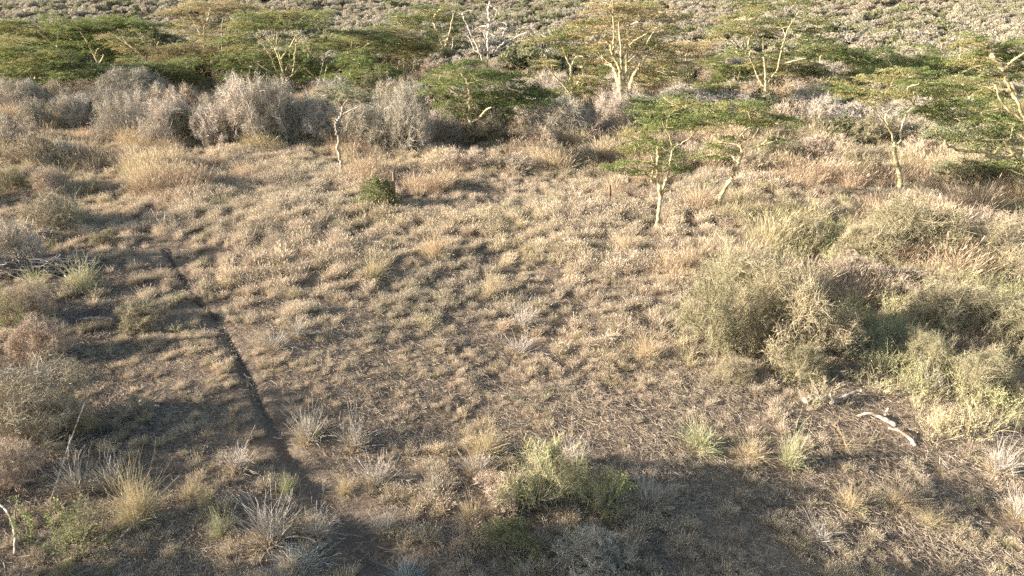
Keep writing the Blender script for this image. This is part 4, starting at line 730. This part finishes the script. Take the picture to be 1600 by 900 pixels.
# ------------------------------------------------------------------ far scrub slope
def far_mesh(name, seed, mat, leaf, n=1500):
    rng = np.random.RandomState(seed); a = Acc(); nb = 7
    c = np.stack([rng.normal(size=nb) * .45, rng.normal(size=nb) * .45, rng.uniform(.3, .8, nb)], -1); i = rng.randint(0, nb, n)
    d = nrm(rng.normal(size=(n, 3))); d[:, 2] = np.abs(d[:, 2]) * .9 - .15
    leaves(a, c[i] + d * rng.uniform(.25, .5, (n, 1)), leaf * rng.uniform(.6, 1.4, n), np.clip(rng.rand(nb)[i] * .6 + rng.rand(n) * .4, 0, 1), rng, .7, .1)
    st = 6; az = rng.uniform(0, 2 * PI, st); D = nrm(np.stack([np.cos(az) * .5, np.sin(az) * .5, np.ones(st)], -1))
    tubes(a, curves(np.zeros((st, 3)), D, np.full(st, 1.), 4, rng, .2), np.linspace(.04, .015, 4)[None].repeat(st, 0), np.full(st, .9), 3)
    return a.mesh(name, mat)
fm = [(.44, .38, .27), (.39, .355, .235), (.40, .34, .255), (.44, .38, .295), (.25, .24, .13), (.33, .305, .185), (.46, .405, .285)]
FM = []
for i, c in enumerate(fm):
    m = lerp_mat('far_scrub_%d' % i, [tuple(v * .75 for v in c), c, tuple(min(.62, v * 1.2) for v in c)], .35, objvar=.10)
    FM.append([far_mesh('scrub_%d_%d' % (i, j), 800 + i * 5 + j, m, .125 if i != 4 else .14) for j in range(2)])
FL = ['pale khaki bush on the far slope, one of many alike', 'grey green bush on the far slope, one of many alike', 'dull brown bush on the far slope, one of many alike', 'whitish grey bush on the far slope, one of many alike', 'dark green bush on the far slope, one of many alike', 'mid green bush on the far slope, one of many alike', 'cream green bush on the far slope, one of many alike']
rng = np.random.RandomState(44); pts = []
n = 15000; px = rng.uniform(-250, 1850, n); d = 78 + 330 * rng.rand(n) ** 1.15
x = (px - 800) / FOC * (d * CP + 4) ; y = d; z = height(x, y); X_, Y_ = proj(x, y, z)
k = rng.rand(n) < .25 + 1.1 * sstep(.35, .6, fbm(x, y, 14, 3)); x, y, z, X_, Y_ = x[k], y[k], z[k], X_[k], Y_[k]
kd = (fbm(x, y, 30, 2) * 6 + rng.normal(size=len(x)) * 2.2 + 1).astype(int) % 7; kd = np.where(((kd == 4) | (kd == 5)) & (rng.rand(len(x)) < .6), np.where(rng.rand(len(x)) < .5, 0, 2), kd)
s = rng.uniform(.7, 1.6, len(x)) * (1 + .25 * (kd == 4)); order = np.argsort(y)
vis = [i for i in order if -40 < X_[i] < 1640 and Y_[i] > -5][:290]; vs = set(vis)
for i in vis:
    o = place('slope_bush', FM[kd[i]][i % 2], None, (x[i], y[i], z[i]), s[i] * 1.25, s[i] * 1.25, float(rng.uniform(0, 6.28)), '%s %s on the far slope, %s' % ('large' if s[i] > 1.3 else 'small' if s[i] < 1.0 else 'middling', FL[kd[i]].split(' on the')[0], ['above the dense tree stand', 'behind the golden topped tree', 'behind the fanned fever tree', 'behind the dead tree', 'behind the golden crown', 'behind the tall open tree', 'above the broad umbrella crown', 'above the right edge trees'][max(0, min(7, int(X_[i] / 200)))]), 'bush', 'bushes alike on the far slope, type %s' % 'khaki,grey green,brown,whitish,dark green,mid green,cream green'.split(',')[kd[i]])
rest = np.array([i for i in range(len(x)) if i not in vs and Y_[i] > -60])
meshes = [m for g_ in FM for m in g_]; nn = len(rest)
scatter('distant_scrub', meshes, np.stack([x, y, z], -1)[rest], np.stack([0 * rest, 0 * rest, rng.uniform(0, 6.28, nn)], -1), (s[rest] * 1.35)[:, None].repeat(3, 1), kd[rest] * 2 + rest % 2, np.ones((nn, 3)), 'dense pale scrub covering the far slope up to the top of the picture', 'scrub', None)
# low dry growth on the slope floor
a = Acc(); tm = []
for i in range(4):
    a = Acc(); r_ = np.random.RandomState(880 + i); n = 260
    az = r_.uniform(0, 2 * PI, n); rr = 1.6 * np.sqrt(r_.rand(n)); P = np.stack([np.cos(az) * rr, np.sin(az) * rr, r_.uniform(0, .3, n)], -1)
    leaves(a, P, .22 * r_.uniform(.6, 1.4, n), r_.rand(n), r_, .6, .0); tm.append(a.mesh('low', M['tallgrass']))
n = 9000; px = rng.uniform(-250, 1850, n); d = 60 + 300 * rng.rand(n); x = (px - 800) / FOC * (d * CP + 4); z = height(x, d)
tt = np.array([[.95, .86, .76]]) * (.65 + .5 * rng.rand(n))[:, None]
scatter('slope_grass', tm, np.stack([x, d, z], -1), np.stack([0 * x, 0 * x, rng.uniform(0, 6.28, n)], -1), np.stack([1 + 0 * x, 1 + 0 * x, rng.uniform(.7, 1.6, n)], -1), rng.randint(0, 4, n), tt, 'low dry growth between the bushes of the far slope', 'grass', M['tallgrass'])

# ------------------------------------------------------------------ individual tussocks and stalk clumps
def clump_meshes(seed, stalks, base_mat, stalk_mat, h=.7, lean=.6, green=False, n_s=120, wd=.008):
    rng = np.random.RandomState(seed); a = Acc(); b = Acc()
    az = rng.uniform(0, 2 * PI, n_s); le = np.abs(rng.normal(size=n_s)) * lean
    S = np.stack([np.cos(az) * .12 * rng.rand(n_s), np.sin(az) * .12 * rng.rand(n_s), np.full(n_s, -.02)], -1)
    D = nrm(np.stack([np.cos(az) * le + .10, np.sin(az) * le, np.ones(n_s)], -1)); L = h * rng.uniform(.55, 1.1, n_s)
    P = curves(S, D, L, 5, rng, .36, -.04); ribbons(a, P, wd * np.linspace(1.1, .5, 5)[None] * rng.uniform(.7, 1.3, (n_s, 1)), rng.uniform(.2, 1, n_s), rng)
    P1, L1 = children(P, L, 3, rng, .35, .28, .2, .38, 3, .12); ribbons(a, P1, np.full((len(P1), 3), wd * .7), rng.uniform(.2, 1, len(P1)), rng)
    tuft_acc(b, rng, 220, h * .62, .24, lean=.55, wd=.009, droop=.5, seed_head=.2)
    if green: 
        c = rng.randint(0, len(P), 500); t = rng.uniform(.15, .75, (500, 1)); C = P[c, 0] * (1 - t) + P[c, 4] * t + rng.normal(size=(500, 3)) * .03
        leaves(b, C, .035, rng.rand(500), rng, .5, .1)
    return a.mesh('stalks', stalk_mat), b.mesh('base_grass', base_mat)
M['grass_o'] = lerp_mat('tussock_grass', [(.34, .25, .14), (.52, .40, .24), (.60, .49, .32)], .2, objvar=.12)
M['grass_y'] = lerp_mat('yellow_tussock_grass', [(.34, .27, .15), (.52, .43, .26), (.50, .47, .27)], .2, objvar=.1)
M['grass_g'] = lerp_mat('greenish_tussock_grass', [(.24, .24, .12), (.38, .37, .20), (.56, .51, .32)], .25, objvar=.1)
PALE = [clump_meshes(600 + i, 1, M['grass_o'], M['twig_pale'], .75, .45 + .12 * i) for i in range(4)]
TAN = [clump_meshes(610 + i, 1, M['grass_y'], M['grass_o'], .8, .42, n_s=190, wd=.006) for i in range(3)]
GRN = [clump_meshes(620 + i, 1, M['grass_g'], M['grass_g'], .8, .3, True) for i in range(2)]
BLU = [clump_meshes(630, 1, M['twig_blue'], M['twig_blue'], .6, .9, n_s=220, wd=.009)]
CL = {'p': ('stalk_clump', PALE), 't': ('grass_tussock', TAN), 'g': ('weed_clump', GRN), 'u': ('silvery_clump', BLU)}
C_ = [('p', 482, 690, 28, 66, 'white stalked clump standing right of the rut with fan of stems'), ('p', 556, 700, 26, 56, 'tan and white clump right of the fan shaped one'),
 ('p', 370, 735, 32, 44, 'wide low white clump left of the rut'), ('p', 590, 758, 30, 50, 'bright pale tuft above the small fallen stems'), ('p', 422, 850, 44, 90, 'largest bushy white stalked clump near the bottom'),
 ('p', 498, 842, 34, 52, 'white stalks leaning right beside the largest clump'), ('g', 348, 838, 24, 46, 'greenish based pale clump left of the largest clump'), ('p', 602, 832, 24, 40, 'small white clump leaning right near the rut end'),
 ('p', 680, 768, 24, 34, 'small pale clump with bent stems left of the bottom green bush'), ('p', 745, 740, 28, 34, 'arched pale stems above the bottom green bush'), ('t', 215, 815, 42, 88, 'tall tan tussock in the lower left'),
 ('t', 762, 712, 34, 54, 'yellow tan tussock in the middle foreground'), ('g', 1235, 728, 24, 66, 'yellow green upright weed clump on the lower right'), ('p', 1558, 740, 28, 62, 'stiff white stalks at the lower right edge'),
 ('p', 1590, 808, 26, 48, 'white stalks in the right bottom edge'), ('p', 1280, 842, 26, 26, 'short bleached tuft at the bottom right'), ('p', 890, 730, 30, 46, 'pale straws rising behind the bottom green bush'),
 ('p', 815, 515, 24, 40, 'whitish clump near the middle of the clearing'), ('p', 812, 552, 26, 28, 'flattened whitish clump just below the middle one'), ('p', 430, 545, 24, 30, 'pale round clump right of the rut halfway down'), ('p', 466, 528, 20, 36, 'thin forked stalks beside the pale round clump'),
 ('t', 766, 466, 18, 38, 'upright straw tussock in the middle of the clearing'), ('t', 680, 402, 24, 40, 'feathery tussock casting a long shadow'), ('t', 587, 435, 22, 38, 'feathery tussock on the left of the middle'),
 ('t', 1010, 560, 26, 40, 'tan tussock at the left foot of the big clump'), ('t', 975, 395, 22, 30, 'small tussock left of the slim forked tree foot'), ('g', 1095, 700, 40, 40, 'olive straw tussock right of centre low'), ('t', 1170, 715, 32, 34, 'tan tussock left of the yellow green weeds'),
 ('t', 130, 670, 22, 44, 'orange brown tussock beside the large tangled bush'), ('t', 150, 672, 18, 30, 'smaller orange tussock to the right of the orange brown one'), ('p', 125, 770, 34, 70, 'long pale bare sticks bunched in the lower left'), ('p', 175, 762, 32, 58, 'leaning pale sticks left of the tall tan tussock'),
 ('u', 465, 885, 50, 34, 'silvery blue spreading clump at the bottom left of centre'), ('u', 640, 905, 34, 34, 'dull silvery clump in the shade right of the rut end'), ('t', 735, 815, 22, 34, 'yellow brown tussock left under the bottom green bush'), ('p', 818, 900, 18, 34, 'small bleached stalks at the bottom centre'),
 ('p', 1010, 790, 40, 60, 'dark shaded stalks right of the bottom green bush'), ('t', 1400, 790, 30, 34, 'tan tussock low on the right'), ('t', 1330, 795, 28, 36, 'pale tan tussock left of the low right one'), ('t', 1450, 822, 26, 28, 'small tan tussock in the lower right shade edge'),
 ('g', 110, 358, 30, 40, 'grey green upright weeds near the left brush pile'), ('g', 130, 455, 30, 44, 'tall thin weeds right of the long brush pile'), ('g', 60, 460, 22, 40, 'weeds growing in front of the long brush pile'), ('p', 1455, 610, 20, 40, 'pale reeds above the fallen logs'), ('p', 1270, 590, 20, 44, 'pale reeds left above the fallen logs'),
 ('t', 300, 775, 24, 26, 'low tan tuft right of the tall tan tussock'), ('t', 325, 790, 18, 34, 'narrow orange tuft left of the largest clump'), ('g', 450, 770, 18, 30, 'small greenish tuft in the middle of the rut side'), ('t', 540, 770, 18, 26, 'small tan tuft between the rut and the bright pale tuft')]
crng = random.Random(8)
for kd_, bx, by, hw, hh, lab in C_:
    nm, ms = CL[kd_]; g = G(bx, by); kk = scale_at(g); ss = hh * kk / .72
    place(nm, crng.choice(ms), ('stalks', 'base_grass'), g, hw * kk / .42 * .8, ss * .82, crng.uniform(0, 6.28) if kd_ != 'p' else crng.uniform(-.5, .5), lab, 'grass clump' if kd_ != 'g' else 'weeds', None)

# ------------------------------------------------------------------ stump, logs, sticks, brush piles
def wood(name, segs, label, cat, bark, base, sides=9, seed=0):
    """segs: list of (3-D polyline relative to base, r0, r1)"""
    rng = np.random.RandomState(seed); a = Acc()
    for pts, ra, rb in segs:
        P = smooth_poly(pts, 4 * len(pts)); K = len(P); R = np.linspace(ra, rb, K) * (1 + .10 * rng.normal(size=K)); P = P + rng.normal(size=P.shape) * ra * .12
        P = np.vstack([P[:1], P, P[-1:]]); R = np.concatenate([[.001], R, [.001]]); tubes(a, P[None], R[None], [rng.rand()], sides)
    o = link(name, a.mesh(name, M[bark], True)); o.location = base; return tag(o, label, cat)
g = G(612, 325)
stump = bpy.data.objects.new('tree_stump', None); COL.objects.link(stump); stump.location = g; stump.scale = (1.3, 1.2, 1.3); tag(stump, 'dark broken stump wrapped in green creeper, alone in the clearing', 'stump')
a = Acc(); rs = np.random.RandomState(3)
for pts, ra, rb in [(((.05, 0, -.1), (.07, 0, .4), (.13, 0, .9), (.17, 0, 1.3)), .12, .035), (((-.1, 0, -.1), (-.15, .05, .4), (-.05, 0, .8)), .17, .06), (((.2, 0, -.1), (.15, 0, .3)), .12, .07)]:
    P = smooth_poly(pts, 14); P = P + rs.normal(size=P.shape) * .012; R = np.linspace(ra, rb, 14); P = np.vstack([P, P[-1:]]); R = np.append(R, .002); tubes(a, P[None], R[None], [.2], 9)
link('wood', a.mesh('stump_wood', M['bark_dark'], True)).parent = stump
a = Acc(); n = 7000; th = rs.uniform(0, 2 * PI, n); zz = rs.rand(n) ** .8; rad = (.95 - .6 * zz) * np.sqrt(rs.rand(n)); keep = vnoise(th * 2.5, zz * 7) > .42; rad = rad * (.7 + .7 * vnoise(th * 1.7 + 9, zz * 4))
C = np.stack([np.cos(th) * rad - .50 + .14 * zz, np.sin(th) * rad * .8, zz * (.75 + .35 * vnoise(th * 2 + 3, zz * 2))], -1)[keep]
leaves(a, C, .07 * rs.uniform(.6, 1.3, len(C)), rs.rand(len(C)), rs, .5, .1); link('creeper', a.mesh('creeper', M['leaf_mid'])).parent = stump
wood('fallen_log', [(((-.42, 0, .05), (-.2, .05, .14), (.1, .0, .10)), .085, .06), (((-.1, .05, .10), (-.12, .1, .28), (-.22, .1, .40)), .06, .022), (((.15, -.1, .06), (.5, .05, .13), (.85, .22, .17), (.98, .2, .22)), .055, .03), (((.2, -.1, .08), (.1, -.05, .30)), .035, .018)],
     'forked bleached log with an upright stub below the big bushes', 'log', 'bark_log', G(1285, 630), seed=1)
wood('fallen_log', [(((-.34, .12, .05), (-.1, .1, .14), (.15, -.02, .10), (.38, -.2, .03)), .028, .055), (((.2, 0, .16), (.28, .05, .34)), .035, .015)], 'middle pale log piece with a short side stub', 'log', 'bark_log', G(1366, 658), seed=2)
wood('fallen_log', [(((-.22, .22, .13), (-.05, .08, .15), (.09, -.1, .09), (.12, -.28, .02)), .022, .048)], 'short bent pale log lying nearest of the fallen pieces', 'log', 'bark_log', G(1410, 686), seed=3)
wood('fallen_branch', [(((-.5, 0, .06), (0, .03, .1), (.6, -.03, .06)), .035, .045)], 'pale straight stick lying left of the rut halfway down', 'branch', 'bark_log', G(150, 502), seed=4)
wood('fallen_branch', [(((-.35, .12, .06), (.0, .0, .1), (.25, -.08, .07)), .05, .03), (((.0, 0, .1), (.35, .35, .3)), .02, .01), (((.0, 0, .1), (.22, .45, .2)), .016, .008)], 'pale branch end with thin prongs left of the rut', 'branch', 'bark_log', G(234, 636), seed=5)
wood('fallen_branch', [(((.32, -.35, .05), (.12, .0, .2), (-.15, .3, .36), (-.4, .45, .42)), .032, .018), (((.0, .2, .28), (.03, .3, .5), (.08, .4, .7)), .014, .007), (((.0, .3, .4), (-.1, .35, .6)), .010, .006)], 'curved pale branch poking in from the bottom left corner', 'branch', 'bark_log', G(18, 845), seed=6)
wood('forked_sapling', [(((0, 0, -.05), (0, 0, .25)), .02, .016), (((0, 0, .25), (-.18, 0, .6), (-.3, 0, .95)), .015, .007), (((0, 0, .25), (.15, .02, .6), (.22, 0, .9)), .015, .007), (((-.18, 0, .6), (-.05, 0, .85)), .01, .005)], 'leafless white forked sapling near the head of the rut', 'sapling', 'bark_pale', G(256, 362), seed=7)
wood('wooden_post', [(((0, 0, -.1), (.01, 0, .2), (.0, .0, .42)), .05, .045)], 'short dark wooden post right of the head of the rut', 'post', 'bark_dark', G(406, 440), seed=8)
wood('wooden_post', [(((0, 0, -.1), (.01, 0, .5), (-.02, .0, .95)), .06, .04)], 'pale broken post standing in the scrub above the big bush', 'post', 'bark_pale', G(1273, 384), seed=9)
wood('wooden_post', [(((0, 0, -.1), (.02, 0, .5), (.0, .0, .9)), .07, .05)], 'dark old post in the pink grass left of the forked tree', 'post', 'bark_dark', G(951, 320), seed=10)
wood('fallen_branch', [(((-.6, .2, .05), (-.1, 0, .35), (.4, .2, .3), (.9, .4, .5)), .018, .008), (((-.1, 0, .35), (.1, .3, .6)), .012, .006)], 'thin dry forked twig lying right of the watermark-free centre'.replace('right of the watermark-free centre', 'in the grass right of the middle'), 'branch', 'bark_log', G(950, 545), seed=11)
for j, (q0, q1, h0, h1, lab) in enumerate([((82, 790), (152, 690), .1, 1.0, 'long pale pole leaning up out of the bottom left weeds'), ((175, 865), (290, 770), .1, .45, 'long thin stick lying across the lower left ground'), ((0, 262), (90, 258), .3, .35, 'straight pale pole lying on the upper left edge bushes')]):
    a0, a1 = G(*q0), G(*q1); v = a1 - a0; mid = v * .5
    wood('leaning_pole', [(((0, 0, h0), (mid.x, mid.y, (h0 + h1) * .55), (v.x, v.y, h1)), .022, .010)], lab, 'pole', 'bark_log', a0, sides=6, seed=20 + j)
def brush_pile(base, n, lx, ly, hz, seed, label, mat, r=.014):
    rng = np.random.RandomState(seed); a = Acc(); u = rng.normal(size=(n, 3)) * np.array([.3 * lx, .3 * ly, 0]); u[:, 2] = rng.rand(n) * hz * np.exp(-(u[:, 0] / lx) ** 2 * 2)
    az = rng.normal(size=n) * .35 + (rng.rand(n) < .2) * 1.2; D = nrm(np.stack([np.cos(az), np.sin(az), rng.normal(size=n) * .12], -1)); L = rng.uniform(.5, 1.5, n) * lx * .6
    P = curves(u - D * (L * .5)[:, None], D, L, 5, rng, .15, .0); P[..., 2] = np.maximum(P[..., 2], .01)
    tubes(a, P, np.linspace(1.2, .5, 5)[None] * (r * rng.uniform(.6, 1.6, n))[:, None], rng.rand(n), 4)
    P1, L1 = children(P, L, 5, rng, .3, .5, .1, .35, 3); P1[..., 2] = np.maximum(P1[..., 2], .01); ribbons(a, P1, np.full((len(P1), 3), r * .7), rng.rand(len(P1)), rng)
    o = link('brush_pile', a.mesh('brush_pile', mat)); o.location = base; tag(o, label, 'brush pile')
M['brush'] = lerp_mat('dark_cut_brush', [(.12, .10, .085), (.24, .20, .17), (.62, .56, .48)], 0)
brush_pile(G(90, 425), 120, 1.5, .6, .5, 1, 'long low pile of dark and silvery cut sticks left of the rut', M['brush'], .018)
brush_pile(G(20, 430), 90, 1.1, .6, .6, 2, 'dark pile of cut thorn sticks against the left edge', M['brush'], .016)
brush_pile(G(75, 378), 100, .8, .6, .5, 3, 'small greyish heap of sticks above the long low pile', M['brush'], .014)
brush_pile(G(45, 600), 110, 1.2, .5, .35, 4, 'flat layer of dry sticks along the left edge lower down', M['brush'], .014)
brush_pile(G(1330, 700), 60, 1.1, .4, .05, 6, 'flat scatter of thin dry sticks on the bare patch below the logs', M['grass_o'], .004)
# green creeper shoot and leafy weeds by the bottom
def shoot(base, pts, nleaf, ls, seed, label, mat='leaf_bright'):
    rng = np.random.RandomState(seed); a = Acc(); b = Acc()
    for pl in pts:
        P = smooth_poly(pl, 16); tubes(a, P[None], np.linspace(.012, .005, 16)[None], [.5], 5); i = rng.randint(0, 15, nleaf); t = rng.rand(nleaf, 1)
        leaves(b, P[i] * (1 - t) + P[i + 1] * t + rng.normal(size=(nleaf, 3)) * ls * .7, ls * rng.uniform(.6, 1.2, nleaf), rng.rand(nleaf), rng, .6, .2)
    o = bpy.data.objects.new('leafy_shoot', None); COL.objects.link(o); o.location = base; tag(o, label, 'plant')
    link('stem', a.mesh('shoot_stem', M['grass_g'])).parent = o; link('leaves', b.mesh('shoot_leaves', M[mat])).parent = o
shoot(G(935, 835), [((0, 0, .2), (.15, .1, .55), (.42, .25, .85), (.62, .25, .9)), ((.35, .2, .75), (.45, .3, 1.0), (.43, .3, 1.1))], 130, .05, 1, 'bright green leafy shoot reaching right out of the bottom bush')
shoot(G(45, 850), [((0, 0, 0), (0, .1, .5), (-.05, .1, 1.0)), ((.05, 0, 0), (.12, .1, .6)), ((-.1, 0, 0), (-.25, .1, .55))], 70, .05, 2, 'tall leafy green weed at the bottom left corner')
shoot(G(100, 850), [((0, 0, 0), (.02, .1, .5), (.05, .1, .95)), ((.1, 0, 0), (.25, .1, .7)), ((-.1, 0, 0), (-.2, .1, .6)), ((.3, 0, 0), (.4, .1, .55))], 80, .05, 3, 'bushy leafy weed next to the tall weed at the bottom left')
print('objects', len(bpy.data.objects))
